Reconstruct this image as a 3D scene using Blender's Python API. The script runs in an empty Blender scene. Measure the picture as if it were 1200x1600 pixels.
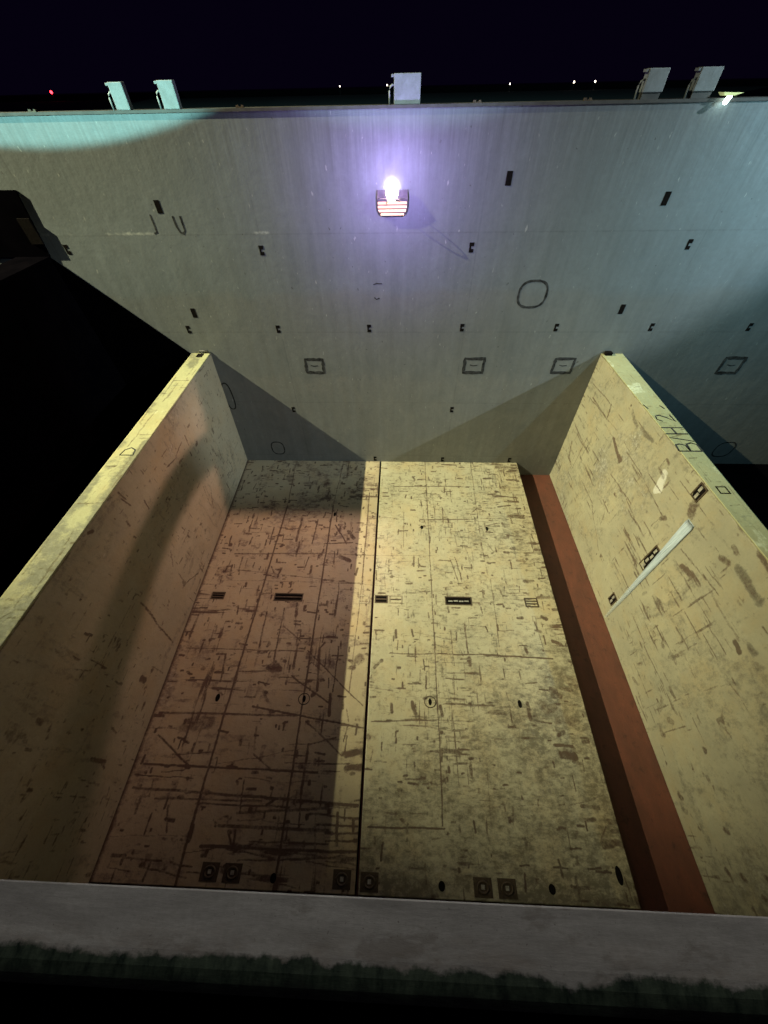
import bpy, bmesh, math, random
import numpy as np
from mathutils import Vector, Matrix

C = bpy.context.scene.collection
SC = bpy.context.scene
R = math.radians

# ------------------------------------------------------------------ camera
cam = bpy.data.cameras.new('camera')
cam.sensor_fit = 'VERTICAL'
cam.sensor_height = 36.0
cam.sensor_width = 27.0
cam.lens = 12.772
cam.clip_start = 0.05
cam.clip_end = 6000
camo = bpy.data.objects.new('camera', cam)
C.objects.link(camo)
PITCH, ROLL, YAW = 0.8652762, -0.0223287, -0.0490701
_f = Vector((math.sin(YAW) * math.cos(PITCH), math.cos(YAW) * math.cos(PITCH), -math.sin(PITCH)))
_r = Vector((math.cos(YAW), -math.sin(YAW), 0))
_u = _r.cross(_f)
_c, _s = math.cos(ROLL), math.sin(ROLL)
_r2 = _c * _r + _s * _u
_u2 = -_s * _r + _c * _u
camo.matrix_world = Matrix(((_r2.x, _u2.x, -_f.x, 6.4828), (_r2.y, _u2.y, -_f.y, -12.1384),
                            (_r2.z, _u2.z, -_f.z, 10.8076), (0, 0, 0, 1)))
SC.camera = camo

# ------------------------------------------------------------------ night sky
w = bpy.data.worlds.new('World')
SC.world = w
w.use_nodes = True
wn, wl = w.node_tree.nodes, w.node_tree.links
bg = wn['Background']
sky = wn.new('ShaderNodeTexSky')
sky.sky_type = 'NISHITA'
sky.sun_disc = False
sky.sun_elevation = R(-8)
sky.sun_rotation = R(200)
tint = wn.new('ShaderNodeMix')
tint.data_type = 'RGBA'
tint.blend_type = 'ADD'
tint.inputs['Factor'].default_value = 1.0
wl.new(sky.outputs['Color'], tint.inputs[6])
tint.inputs[7].default_value = (0.028, 0.012, 0.085, 1)     # town glow in a violet night
wl.new(tint.outputs[2], bg.inputs['Color'])
bg.inputs['Strength'].default_value = 0.05

SC.view_settings.view_transform = 'Standard'
SC.view_settings.look = 'None'
SC.view_settings.exposure = 0.0
SC.view_settings.gamma = 1.0
SC.view_settings.use_curve_mapping = False
SC.cycles.max_bounces = 6
SC.cycles.diffuse_bounces = 1
SC.cycles.use_denoising = True

# ------------------------------------------------------------------ ship floodlights (night work) and an added fill
def spot(name, loc, target, power, color, angle, blend, radius):
    d = bpy.data.lights.new(name, 'SPOT')
    d.energy = power
    d.color = color
    d.spot_size = R(angle)
    d.spot_blend = blend
    d.shadow_soft_size = radius
    o = bpy.data.objects.new(name, d)
    C.objects.link(o)
    o.location = loc
    o.rotation_euler = (Vector(target) - Vector(loc)).to_track_quat('-Z', 'Y').to_euler()
    return o

# the big yellowish mast floodlight, high up past the left bulkhead
spot('mast_floodlight', (-26.0, -5.2, 29.6), (10.0, -1.5, 0.0), 168000, (1.0, 0.985, 0.60), 31.5, 1.0, 0.12)
# the weaker cold one past the right bulkhead
spot('mast_floodlight_right', (33.0, -9.0, 18.2), (10.5, 0.0, 8.0), 25000, (0.80, 0.97, 1.0), 25, 0.55, 0.10)
# cold deck floods that rake the top of the far coaming
spot('deck_floodlight', (-6.0, -24.0, 17.0), (-2.7, 0.0, 24.0), 62000, (0.42, 1.0, 0.92), 65.1, 0.03, 0.05)
spot('deck_floodlight_mid', (3.0, -24.0, 17.0), (6.3, 0.0, 18.4), 16000, (0.55, 0.90, 1.0), 39, 0.10, 0.05)
# added unseen lamp high on the far side, only to brighten the near coaming
spot('coaming_fill', (8.0, 3.0, 25.0), (6.4, -13.0, 9.5), 6200, (1.0, 0.96, 0.86), 9.5, 0.6, 0.1)
FLOOR_STROKES=[
 (2.12,-2.69,1.77,-11.79,0.06,0.8),(1.77,-11.79,1.76,-13.37,0.07,0.7),(3.98,-2.65,3.97,-13.3,0.055,0.75),(3.98,-2.65,4.13,-0.2,0.04,0.5),(2.12,-2.69,2.03,-0.23,0.04,0.5),
 (5.4,-1.92,5.39,-5.94,0.05,0.6),(5.39,-5.94,5.27,-9.45,0.035,0.5),(0.63,-5.01,3.81,-4.94,0.06,0.5),(3.81,-4.94,5.87,-4.97,0.05,0.4),(0.08,-8.39,3.75,-8.4,0.05,0.5),
 (-0.01,-10.12,3.88,-10.08,0.06,0.55),(2.57,-9.89,5.72,-10.32,0.05,0.75),(0.06,-11.25,4.63,-11.29,0.05,0.75),(0.02,-11.72,5.72,-11.88,0.06,0.6),(0.66,-11.91,3.32,-11.88,0.05,0.5),
 (2.79,-12.11,4.99,-11.95,0.06,0.5),(2.42,-12.34,5.04,-12.34,0.07,0.55),(2.11,-12.69,5.79,-12.68,0.06,0.8),(3.22,-12.58,5.07,-12.56,0.04,0.6),(4.91,-11.9,5.72,-11.88,0.05,0.6),
 (4.98,-12.39,5.76,-12.36,0.04,0.7),(4.99,-12.51,5.74,-12.5,0.04,0.7),(5.04,-12.83,5.75,-12.88,0.03,0.6),(0.9,-5.67,5.92,-6.17,0.04,0.4),(-0.63,-6.08,5.27,-6.11,0.05,0.3),
 (2.97,-7.64,3.64,-8.12,0.04,0.6),(3.88,-8.38,5.68,-9.8,0.035,0.8),(3.51,-9.11,4.73,-9.78,0.04,0.8),(4.13,-10.21,5.22,-10.92,0.04,0.75),(0.17,-10.62,1.24,-11.24,0.045,0.8),
 (2.87,-10.95,3.43,-11.28,0.045,0.6),(4.3,-10.72,5.01,-10.56,0.04,0.7),(4.3,-10.72,4.29,-11.71,0.07,0.8),(4.29,-11.71,4.34,-12.28,0.05,0.6),(4.24,-8.3,4.33,-9.47,0.07,0.85),
 (4.24,-8.3,4.38,-8.14,0.05,0.8),(4.83,-8.22,4.79,-9.46,0.04,0.75),(4.73,-9.54,4.77,-10.06,0.08,0.8),(3.92,-8.85,4.05,-8.71,0.03,0.8),(4.05,-8.71,4.39,-8.93,0.03,0.6),
 (5.23,-9.89,5.32,-10.19,0.03,0.6),(2.33,-7.17,2.34,-8.29,0.05,0.7),(2.88,-7.05,2.9,-8.46,0.05,0.75),(2.9,-8.46,2.92,-8.79,0.06,0.7),(1.39,-8.54,1.46,-9.3,0.05,0.7),
 (1.39,-8.54,1.11,-8.55,0.05,0.7),(1.87,-9.03,2.89,-8.97,0.05,0.6),(2.79,-9.52,2.97,-9.75,0.08,0.5),(2.81,-10.37,2.86,-10.86,0.06,0.4),(3.53,-10.27,3.64,-10.24,0.05,0.7),
 (3.56,-10.42,3.57,-10.24,0.05,0.7),(2.79,-11.51,2.86,-12.1,0.04,0.7),(1.04,-12.05,1.21,-12.49,0.05,0.6),(2.67,-12.44,2.85,-12.67,0.05,0.7),(2.85,-12.41,2.9,-12.67,0.05,0.7),
 (5.22,-12.03,5.26,-12.57,0.07,0.7),(4.71,-12.1,4.77,-12.69,0.05,0.5),(4.18,-3.62,4.68,-4.5,0.05,0.8),(4.15,-2.98,4.21,-3.46,0.05,0.8),(3.46,-3.38,3.4,-4.53,0.05,0.8),
 (2.82,-3.33,2.78,-4.4,0.09,0.7),(3.02,-4.39,2.87,-4.88,0.06,0.7),(3.86,-4.52,4.91,-4.44,0.05,0.7),(4.3,-4.85,4.32,-5.33,0.05,0.8),(4.51,-5.06,4.93,-5.18,0.12,0.7),
 (4.74,-3.91,4.94,-4.27,0.14,0.7),(3.37,-5.09,3.28,-5.61,0.04,0.7),(0.91,-3.21,0.88,-4.0,0.05,0.6),(1.81,-3.82,1.82,-4.56,0.05,0.7),(0.97,-5.14,0.98,-5.72,0.06,0.6),
 (2.1,-5.51,2.25,-5.76,0.05,0.7),(3.55,-5.48,3.55,-5.73,0.08,0.7),(7.75,-0.01,7.75,-6.24,0.03,0.8),(7.75,-6.24,7.74,-10.57,0.035,0.8),(7.74,-10.57,7.71,-12.17,0.035,0.8),
 (9.74,0.02,9.68,-2.54,0.03,0.55),(9.68,-2.54,9.65,-4.67,0.03,0.55),(9.78,-5.84,9.7,-8.09,0.03,0.6),(9.65,-4.67,9.71,-5.71,0.03,0.4),(6.39,-1.54,9.17,-1.49,0.045,0.9),
 (9.17,-1.49,11.65,-1.52,0.03,0.5),(6.04,-3.2,6.83,-3.31,0.03,0.6),(7.76,-3.3,9.59,-3.23,0.045,0.8),(9.59,-3.23,11.68,-3.09,0.03,0.5),(5.76,-4.98,7.91,-4.93,0.025,0.5),
 (6.39,-8.39,7.7,-8.37,0.03,0.8),(7.83,-8.37,9.19,-8.35,0.04,0.9),(9.19,-8.35,11.2,-8.42,0.05,0.8),(5.93,-10.16,7.77,-10.07,0.035,0.7),(7.77,-10.07,8.68,-10.09,0.03,0.6),
 (5.97,-12.26,7.76,-12.22,0.04,0.7),(6.32,-11.9,9.11,-11.81,0.05,0.25),(6.81,-2.93,6.8,-4.6,0.025,0.6),(6.27,-2.61,6.27,-4.75,0.02,0.4),(8.73,-1.68,8.74,-2.39,0.025,0.8),
 (8.32,-2.57,8.44,-3.06,0.025,0.6),(8.84,-3.68,9.14,-4.96,0.025,0.6),(9.14,-4.96,9.18,-5.73,0.02,0.6),(9.05,-5.73,9.14,-5.85,0.02,0.5),(8.44,-5.05,8.66,-5.93,0.035,0.8),
 (8.62,-4.97,8.8,-5.86,0.03,0.8),(8.78,-5.61,8.78,-5.98,0.03,0.7),(9.9,-4.39,10.01,-4.66,0.03,0.8),(9.39,-3.85,9.82,-3.66,0.025,0.7),(8.64,-3.83,9.27,-3.88,0.025,0.7),
 (8.69,-3.98,8.75,-4.55,0.03,0.6),(9.21,-3.97,9.18,-4.4,0.03,0.5),(8.15,-6.19,9.0,-6.09,0.03,0.6),(7.18,-5.0,7.17,-5.39,0.06,0.8),(7.33,-5.36,7.57,-5.41,0.06,0.7),
 (7.28,-5.57,7.56,-5.56,0.05,0.6),(6.28,-5.15,6.25,-5.49,0.05,0.6),(10.21,-1.91,11.4,-2.1,0.05,0.85),(10.99,-2.24,11.4,-2.34,0.06,0.7),(10.55,-2.59,11.06,-2.51,0.06,0.8),
 (10.6,-3.94,10.96,-4.02,0.05,0.8),(11.02,-3.96,11.15,-3.99,0.1,0.8),(11.08,-4.22,11.0,-4.28,0.05,0.7),(9.88,-3.44,9.92,-3.81,0.05,0.6),(9.96,-3.56,10.36,-3.43,0.05,0.7),
 (5.95,-7.7,5.96,-7.84,0.06,0.7),(6.56,-7.67,6.58,-7.91,0.07,0.9),(7.06,-7.66,7.08,-7.87,0.06,0.8),(5.94,-8.78,6.16,-8.61,0.1,0.7),(6.46,-9.73,6.49,-9.91,0.08,0.8),
 (7.06,-9.68,7.12,-9.93,0.1,0.8),(7.83,-9.74,7.86,-9.95,0.09,0.8),(5.79,-9.32,6.5,-9.41,0.025,0.7),(8.25,-8.86,8.23,-9.44,0.03,0.6),(8.23,-9.44,8.23,-9.6,0.02,0.5),
 (8.02,-9.03,8.52,-9.05,0.04,0.7),(8.72,-7.43,8.73,-8.31,0.05,0.7),(8.27,-7.64,8.27,-8.68,0.04,0.6),(8.72,-8.45,8.75,-8.67,0.1,0.6),(9.75,-7.61,10.23,-7.59,0.03,0.7),
 (10.47,-8.15,10.5,-8.26,0.09,0.8),(10.15,-8.8,10.16,-9.01,0.04,0.6),(10.28,-9.11,10.58,-9.08,0.03,0.8),(11.16,-7.12,11.27,-7.16,0.12,0.8),(10.93,-9.28,11.09,-9.33,0.14,0.8),
 (11.38,-7.9,11.58,-7.97,0.12,0.7),(10.19,-9.62,10.21,-10.0,0.1,0.9),(10.21,-10.0,10.75,-10.06,0.05,0.7),(10.64,-9.73,11.02,-9.68,0.2,0.5),(11.4,-8.86,11.65,-9.02,0.3,0.4),
 (11.01,-10.02,11.33,-10.04,0.25,0.5),(10.7,-10.55,11.17,-10.57,0.06,0.8),(10.79,-10.78,11.1,-10.78,0.16,0.8),(7.91,-10.46,8.48,-10.44,0.06,0.4),(9.02,-6.78,9.54,-6.73,0.1,0.25),
 (10.22,-6.35,10.63,-6.34,0.04,0.8),(10.21,-6.07,10.16,-6.3,0.03,0.7),(10.69,-6.05,10.67,-6.34,0.03,0.7),(5.56,-8.54,5.61,-8.54,0.25,0.5),(5.32,-10.87,5.68,-10.86,0.14,0.8),
 (5.35,-11.17,5.7,-11.16,0.14,0.7),(2.81,-8.88,3.05,-8.88,0.22,0.9),(0.83,-10.45,1.55,-10.43,0.3,0.45),(5.67,-0.38,6.09,-0.46,0.06,0.7),(7.35,-0.19,7.68,-0.27,0.05,0.7),
 (8.47,-0.17,9.08,-0.2,0.07,0.8),(10.81,-0.3,11.88,-0.4,0.15,0.55),(9.85,-0.23,10.02,-0.23,0.06,0.8),(6.65,-0.96,6.7,-1.16,0.06,0.6),(7.19,-0.95,7.27,-1.15,0.08,0.7),
 (7.87,-0.94,7.89,-1.14,0.05,0.7),(9.08,-1.04,9.27,-1.04,0.08,0.6),(10.15,-1.02,10.42,-1.02,0.1,0.7),(8.28,-2.05,8.3,-2.22,0.06,0.6),
]
RIGHT_STROKES=[
 (-0.29,3.95,-1.94,4.08,0.03,0.7),(-0.27,3.48,-2.57,3.7,0.03,0.6),(-1.85,3.71,-1.74,4.07,0.06,0.9),(-1.68,3.13,-2.67,3.19,0.03,0.4),(-3.49,3.56,-4.37,3.58,0.035,0.8),
 (-4.37,3.58,-5.9,3.39,0.03,0.8),(-3.39,2.6,-4.78,2.71,0.03,0.8),(-4.54,2.63,-5.18,2.57,0.03,0.7),(-4.63,3.78,-5.37,3.79,0.03,0.7),(-2.64,3.43,-3.4,3.15,0.11,0.7),
 (-3.27,3.25,-3.44,3.24,0.12,0.8),(-3.44,4.44,-4.06,4.43,0.2,0.8),(-3.65,4.44,-3.89,4.41,0.2,0.5),(-2.81,4.49,-3.24,4.36,0.15,0.6),(-4.85,4.1,-5.08,4.09,0.1,0.6),
 (-4.83,4.47,-4.98,4.43,0.08,0.6),(-5.83,3.3,-5.92,3.41,0.12,0.7),(-6.49,3.81,-6.57,3.59,0.12,0.4),(-6.85,3.36,-8.18,3.54,0.03,0.7),(-6.88,3.07,-7.74,3.01,0.025,0.5),
 (-7.2,3.13,-7.54,3.25,0.12,0.7),(-7.57,4.11,-7.76,4.15,0.14,0.6),(-7.57,4.47,-7.71,4.45,0.12,0.5),(-8.08,4.3,-8.63,4.27,0.22,0.75),(-7.96,4.82,-8.31,4.8,0.1,0.6),
 (-7.28,0.71,-8.15,0.68,0.03,0.8),(-8.22,0.62,-9.27,0.7,0.035,0.85),(-7.49,1.92,-7.7,1.92,0.1,0.6),(-8.23,2.02,-8.82,2.05,0.03,0.7),(-8.06,2.5,-8.72,2.49,0.03,0.8),
 (-7.96,3.41,-9.1,3.37,0.06,0.4),(-9.12,3.26,-9.28,3.23,0.12,0.9),(-9.35,3.47,-9.43,3.52,0.15,0.7),(-9.54,3.36,-9.74,3.43,0.2,0.5),(-8.68,1.44,-8.82,1.48,0.2,0.6),
 (-8.73,1.34,-8.81,1.81,0.1,0.5),(-9.37,0.9,-9.59,0.91,0.1,0.7),(-7.77,0.17,-7.98,0.22,0.14,0.4),(-8.78,-0.36,-8.94,-0.3,0.14,0.45),(-9.55,0.42,-9.71,0.13,0.14,0.4),
 (-9.97,0.33,-10.03,0.44,0.14,0.5),(-10.19,-0.05,-10.26,-0.02,0.14,0.5),(-10.7,1.07,-10.74,1.1,0.1,0.6),(-11.41,-0.36,-11.48,-0.28,0.14,0.6),(-11.7,-0.41,-11.76,-0.36,0.16,0.6),
 (-12.03,0.61,-12.06,0.66,0.1,0.7),(-9.65,1.73,-9.76,2.64,0.03,0.4),(-9.87,0.89,-10.43,1.04,0.03,0.3),(-3.44,1.1,-4.89,0.44,0.03,0.6),(-1.9,1.18,-3.75,1.11,0.025,0.5),
 (-0.33,1.12,-1.72,1.02,0.025,0.5),(-0.17,2.26,-1.5,2.09,0.08,0.5),(-3.72,1.74,-4.24,1.69,0.05,0.6),(-5.23,1.96,-5.44,1.98,0.12,0.6),(-4.12,1.55,-4.29,1.08,0.06,0.5),
 (-0.55,1.63,-0.84,1.06,0.1,0.5),(-12.69,0.23,-12.76,0.26,0.1,0.8),(-12.71,0.57,-12.75,0.63,0.1,0.8),(-12.7,1.15,-12.74,1.18,0.1,0.8),
]
LEFT_STROKES=[
 (-3.59,3.9,-4.19,3.79,0.04,0.8),(-4.19,3.79,-4.69,3.87,0.04,0.8),(-3.31,3.93,-3.36,3.55,0.04,0.8),(-8.1,2.04,-8.23,1.34,0.07,0.9),(-8.23,1.34,-8.33,0.3,0.05,0.75),
 (-8.09,2.31,-8.1,2.04,0.05,0.7),(-6.54,4.55,-6.45,4.22,0.04,0.7),(-6.02,3.98,-6.08,3.67,0.04,0.7),(-6.49,4.72,-6.44,4.44,0.04,0.6),(-6.83,4.07,-6.84,3.9,0.05,0.8),
 (-6.96,3.64,-6.95,3.56,0.05,0.75),(-7.68,4.75,-7.6,4.69,0.08,0.8),(-9.34,3.43,-9.3,3.25,0.06,0.9),(-9.56,1.06,-9.56,0.9,0.13,0.9),(-11.34,1.56,-11.33,1.07,0.08,0.9),
 (-11.34,1.24,-11.44,1.02,0.05,0.8),(-9.87,1.91,-9.87,1.65,0.05,0.8),(-10.72,1.32,-10.77,1.12,0.05,0.7),(-9.19,0.8,-9.19,0.23,0.04,0.7),(-6.14,0.13,-6.6,0.1,0.05,0.6),
 (-6.65,1.38,-6.69,0.89,0.04,0.6),(-6.72,0.86,-6.05,0.38,0.035,0.7),(-6.35,2.15,-6.64,1.73,0.05,0.6),(-3.69,2.07,-3.83,1.25,0.03,0.6),(-3.46,1.52,-3.76,1.0,0.04,0.6),
 (-3.46,3.37,-3.48,3.25,0.05,0.75),(-11.08,3.89,-11.28,3.36,0.1,0.4),(-11.25,3.81,-11.25,3.67,0.15,0.5),(-10.94,3.43,-10.95,3.31,0.1,0.6),(-11.37,3.31,-11.38,3.2,0.06,0.6),
 (-11.93,2.79,-11.94,2.72,0.06,0.8),(-10.46,3.44,-10.47,3.26,0.08,0.4),(-11.7,1.19,-11.73,0.95,0.03,0.6),(-11.67,1.74,-11.75,0.93,0.025,0.6),(-9.97,3.18,-9.89,2.79,0.03,0.5),
 (-10.55,4.28,-10.55,4.18,0.05,0.5),(-9.84,3.9,-9.84,3.78,0.04,0.5),
]

# ------------------------------------------------------------------ helpers
def link(o, parent=None):
    C.objects.link(o)
    if parent is not None:
        o.parent = parent
    return o

def tag(o, label=None, cat=None, group=None, kind=None):
    if label: o['label'] = label
    if cat: o['category'] = cat
    if group: o['group'] = group
    if kind: o['kind'] = kind
    return o

def thing(name, loc, label, cat, group=None):
    o = bpy.data.objects.new(name, None)
    o.empty_display_size = 0.2
    o.location = loc
    C.objects.link(o)
    return tag(o, label, cat, group)

def mesh_obj(name, bm, mat, parent=None, smooth=False, bevel=0.0):
    me = bpy.data.meshes.new(name)
    bm.normal_update()
    bm.to_mesh(me)
    bm.free()
    if smooth:
        for p in me.polygons:
            p.use_smooth = True
    if mat is not None:
        me.materials.append(mat)
    o = bpy.data.objects.new(name, me)
    link(o, parent)
    if parent is not None:      # meshes are written in world coordinates
        o.matrix_parent_inverse = Matrix.Translation(parent.location).inverted()
    if bevel:
        m = o.modifiers.new('bevel', 'BEVEL')
        m.width = bevel
        m.segments = 2
        m.limit_method = 'ANGLE'
    return o

def add_box(bm, lo, hi):
    x0, y0, z0 = lo
    x1, y1, z1 = hi
    v = [bm.verts.new(p) for p in ((x0, y0, z0), (x1, y0, z0), (x1, y1, z0), (x0, y1, z0),
                                   (x0, y0, z1), (x1, y0, z1), (x1, y1, z1), (x0, y1, z1))]
    for f in ((0, 3, 2, 1), (4, 5, 6, 7), (0, 1, 5, 4), (1, 2, 6, 5), (2, 3, 7, 6), (3, 0, 4, 7)):
        bm.faces.new([v[i] for i in f])

def add_hexa(bm, bottom, top):
    b = [bm.verts.new(p) for p in bottom]
    t = [bm.verts.new(p) for p in top]
    n = len(b)
    bm.faces.new(b[::-1])
    bm.faces.new(t)
    for i in range(n):
        bm.faces.new((b[i], b[(i + 1) % n], t[(i + 1) % n], t[i]))

def add_tube(bm, pts, r, seg=8, closed=False):
    pts = [Vector(p) for p in pts]
    n = len(pts)
    rings = []
    for i, p in enumerate(pts):
        a = pts[(i - 1) % n] if (closed or i > 0) else p
        b = pts[(i + 1) % n] if (closed or i < n - 1) else p
        t = (b - a).normalized()
        ref = Vector((0, 0, 1)) if abs(t.z) < 0.9 else Vector((1, 0, 0))
        u = t.cross(ref).normalized()
        v = t.cross(u)
        rings.append([bm.verts.new(p + r * (math.cos(k * 2 * math.pi / seg) * u + math.sin(k * 2 * math.pi / seg) * v))
                      for k in range(seg)])
    m = n if closed else n - 1
    for i in range(m):
        A, B = rings[i], rings[(i + 1) % n]
        for k in range(seg):
            bm.faces.new((A[k], A[(k + 1) % seg], B[(k + 1) % seg], B[k]))
    if not closed:
        bm.faces.new(rings[0][::-1])
        bm.faces.new(rings[-1])

def frame_axes(kind):
    """u, v, outward normal of the three kinds of plate"""
    if kind == 'floor': return Vector((1, 0, 0)), Vector((0, 1, 0)), Vector((0, 0, 1))
    if kind == 'wall': return Vector((1, 0, 0)), Vector((0, 0, 1)), Vector((0, -1, 0))
    if kind == 'right': return Vector((0, 1, 0)), Vector((0, 0, 1)), Vector((-1, 0, 0))
    if kind == 'left': return Vector((0, -1, 0)), Vector((0, 0, 1)), Vector((1, 0, 0))

def pbox(bm, o, ax, u0, u1, v0, v1, n0, n1):
    U, V, N = ax
    o = Vector(o)
    def P(a, b, c): return o + U * a + V * b + N * c
    add_hexa(bm, [P(u0, v0, n0), P(u1, v0, n0), P(u1, v1, n0), P(u0, v1, n0)],
             [P(u0, v0, n1), P(u1, v0, n1), P(u1, v1, n1), P(u0, v1, n1)])

def ribbon(bm, o, ax, pts, width, n0=0.0, n1=0.004, closed=False, rng=None):
    """a brush stroke: flat strip with thickness laid on a plate"""
    U, V, N = ax
    o = Vector(o)
    q = [Vector((p[0], p[1])) for p in pts]
    n = len(q)
    L, Rr = [], []
    for i, p in enumerate(q):
        a = q[(i - 1) % n] if (closed or i > 0) else p
        b = q[(i + 1) % n] if (closed or i < n - 1) else p
        t = (b - a)
        if t.length < 1e-6: t = Vector((1, 0))
        t.normalize()
        k = Vector((-t.y, t.x))
        ww = width * 0.5 * (rng.uniform(0.75, 1.2) if rng else 1)
        L.append(p + k * ww)
        Rr.append(p - k * ww)
    def W(p, h): return bm.verts.new(o + U * p.x + V * p.y + N * h)
    lt, rt = [W(p, n1) for p in L], [W(p, n1) for p in Rr]
    lb, rb = [W(p, n0) for p in L], [W(p, n0) for p in Rr]
    m = n if closed else n - 1
    for i in range(m):
        j = (i + 1) % n
        bm.faces.new((rt[i], rt[j], lt[j], lt[i]))
        bm.faces.new((lt[i], lt[j], lb[j], lb[i]))
        bm.faces.new((rb[i], rb[j], rt[j], rt[i]))
    if not closed:
        bm.faces.new((lt[0], lb[0], rb[0], rt[0]))
        bm.faces.new((lt[-1], rt[-1], rb[-1], lb[-1]))

# ------------------------------------------------------------------ wear maps (numpy), laid into the plates' own vertices
def vnoise(shape, cells, rng):
    ny, nx = shape
    cy, cx = max(2, int(cells[0])), max(2, int(cells[1]))
    g = rng.random((cy + 1, cx + 1))
    yy = np.linspace(0, cy - 1e-6, ny)
    xx = np.linspace(0, cx - 1e-6, nx)
    iy, ix = yy.astype(int), xx.astype(int)
    fy, fx = yy - iy, xx - ix
    fy, fx = fy * fy * (3 - 2 * fy), fx * fx * (3 - 2 * fx)
    a = g[iy][:, ix] * (1 - fx) + g[iy][:, ix + 1] * fx
    b = g[iy + 1][:, ix] * (1 - fx) + g[iy + 1][:, ix + 1] * fx
    return a * (1 - fy)[:, None] + b * fy[:, None]

def fbm(shape, size, cell, rng, octs=5, stretch=(1, 1)):
    out = np.zeros(shape)
    amp, tot = 1.0, 0.0
    for k in range(octs):
        c = cell / 2 ** k
        if c < size[0] / shape[0]: break
        out += amp * vnoise(shape, (size[0] / (c * stretch[0]), size[1] / (c * stretch[1])), rng)
        tot += amp
        amp *= 0.62
    return out / tot

class Wear:
    """R = rust and dark scrapes, G = soot and grime, B = pale rubbed paint"""
    def __init__(self, u0, u1, v0, v1, res, seed):
        self.u0, self.u1, self.v0, self.v1 = u0, u1, v0, v1
        self.nu = int(round((u1 - u0) / res)) + 1
        self.nv = int(round((v1 - v0) / res)) + 1
        self.rng = np.random.default_rng(seed)
        self.U, self.V = np.meshgrid(np.linspace(u0, u1, self.nu), np.linspace(v0, v1, self.nv))
        self.size = (v1 - v0, u1 - u0)
        self.ch = [np.zeros((self.nv, self.nu)) for _ in range(3)]
        sh = (self.nv, self.nu)
        self.fine = fbm(sh, self.size, 0.15, self.rng, 3, (0.8, 1.3))
        self.mid = fbm(sh, self.size, 0.7, self.rng, 4)
        self.small = fbm(sh, self.size, 0.34, self.rng, 4, (0.85, 1.2))
        self.big = fbm(sh, self.size, 3.2, self.rng, 5)
        self.jx = (fbm(sh, self.size, 0.6, self.rng, 4) - .5)
        self.jy = (fbm(sh, self.size, 0.6, self.rng, 4) - .5)

    def stroke(self, a, b, w_, s, ch=0, rough=0.5, wob=0.08):
        pad = w_ * 2 + 0.12
        lo = (min(a[0], b[0]) - pad, min(a[1], b[1]) - pad)
        hi = (max(a[0], b[0]) + pad, max(a[1], b[1]) + pad)
        du = (self.u1 - self.u0) / (self.nu - 1)
        dv = (self.v1 - self.v0) / (self.nv - 1)
        i0, i1 = max(0, int((lo[0] - self.u0) / du)), min(self.nu, int((hi[0] - self.u0) / du) + 2)
        j0, j1 = max(0, int((lo[1] - self.v0) / dv)), min(self.nv, int((hi[1] - self.v0) / dv) + 2)
        if i1 <= i0 or j1 <= j0: return
        sl = (slice(j0, j1), slice(i0, i1))
        if w_ > .09: wob = max(wob, min(.5, w_ * 1.8))
        U = self.U[sl] + self.jx[sl] * wob
        V = self.V[sl] + self.jy[sl] * wob
        d = np.array(b, float) - np.array(a, float)
        L2 = max(d @ d, 1e-6)
        t = np.clip(((U - a[0]) * d[0] + (V - a[1]) * d[1]) / L2, 0, 1)
        dist = np.hypot(U - a[0] - t * d[0], V - a[1] - t * d[1])
        soft = max(w_ * 0.30, du * 0.7)
        m = np.clip((w_ * 0.55 + soft * 0.5 - dist) / soft, 0, 1)
        m = m * min(1, s * 1.25) * np.clip(1.25 - rough * 2.2 * np.clip(self.fine[sl] * .6 + self.mid[sl] * .6 - .35, 0, 1), 0.12, 1.2)
        self.ch[ch][sl] = np.maximum(self.ch[ch][sl], np.clip(m, 0, 1))

    def scrapes(self, amt, thr, ch=0, gain=9, stretch=5.0, cell=0.30, lim=.9, along=0.5, mask=None):
        """scrapes gathered in patches: noise drawn out along v or u, kept where a broad patch noise is high"""
        sh = (self.nv, self.nu)
        patch = fbm(sh, self.size, 1.9, self.rng, 5)
        for k, st in enumerate(((stretch, 0.32), (0.32, stretch))):
            wgt = along if k == 0 else 1 - along
            n = fbm(sh, self.size, cell, self.rng, 3, st)
            v = np.clip((n + (patch - .5) * .55 * amt + (wgt - .5) * .10 - thr) * gain, 0, lim)
            if mask is not None: v = v * mask
            self.ch[ch] = np.maximum(self.ch[ch], v)

    def dashes(self, n, lmin, lmax, wmin, wmax, smin, smax, along, ch=0, dens=None):
        """n short scrapes; along = chance that one runs along v"""
        k = 0
        tries = 0
        while k < n and tries < n * 20:
            tries += 1
            u = self.rng.uniform(self.u0, self.u1)
            v = self.rng.uniform(self.v0, self.v1)
            if dens is not None and self.rng.random() > dens(u, v): continue
            L = lmin + (lmax - lmin) * self.rng.random() ** 2.2
            ang = (math.pi / 2 if self.rng.random() < along else 0) + self.rng.normal(0, 0.07)
            if self.rng.random() < 0.04: ang = self.rng.uniform(0, math.pi)
            e = (u + math.cos(ang) * L, v + math.sin(ang) * L)
            self.stroke((u, v), e, self.rng.uniform(wmin, wmax), self.rng.uniform(smin, smax), ch, 0.6)
            k += 1

def halo(W, rad=5, amt=.55):
    """dirt and rust bleeding out round every scrape"""
    a = W.ch[0].copy()
    for ax_ in (0, 1):
        s = np.zeros_like(a)
        for d_ in range(-rad, rad + 1): s += np.roll(a, d_, ax_)
        a = s / (2 * rad + 1)
    W.ch[1] = np.clip(np.maximum(W.ch[1], a * 2.0 * amt * (0.4 + W.mid)), 0, 1)

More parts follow.
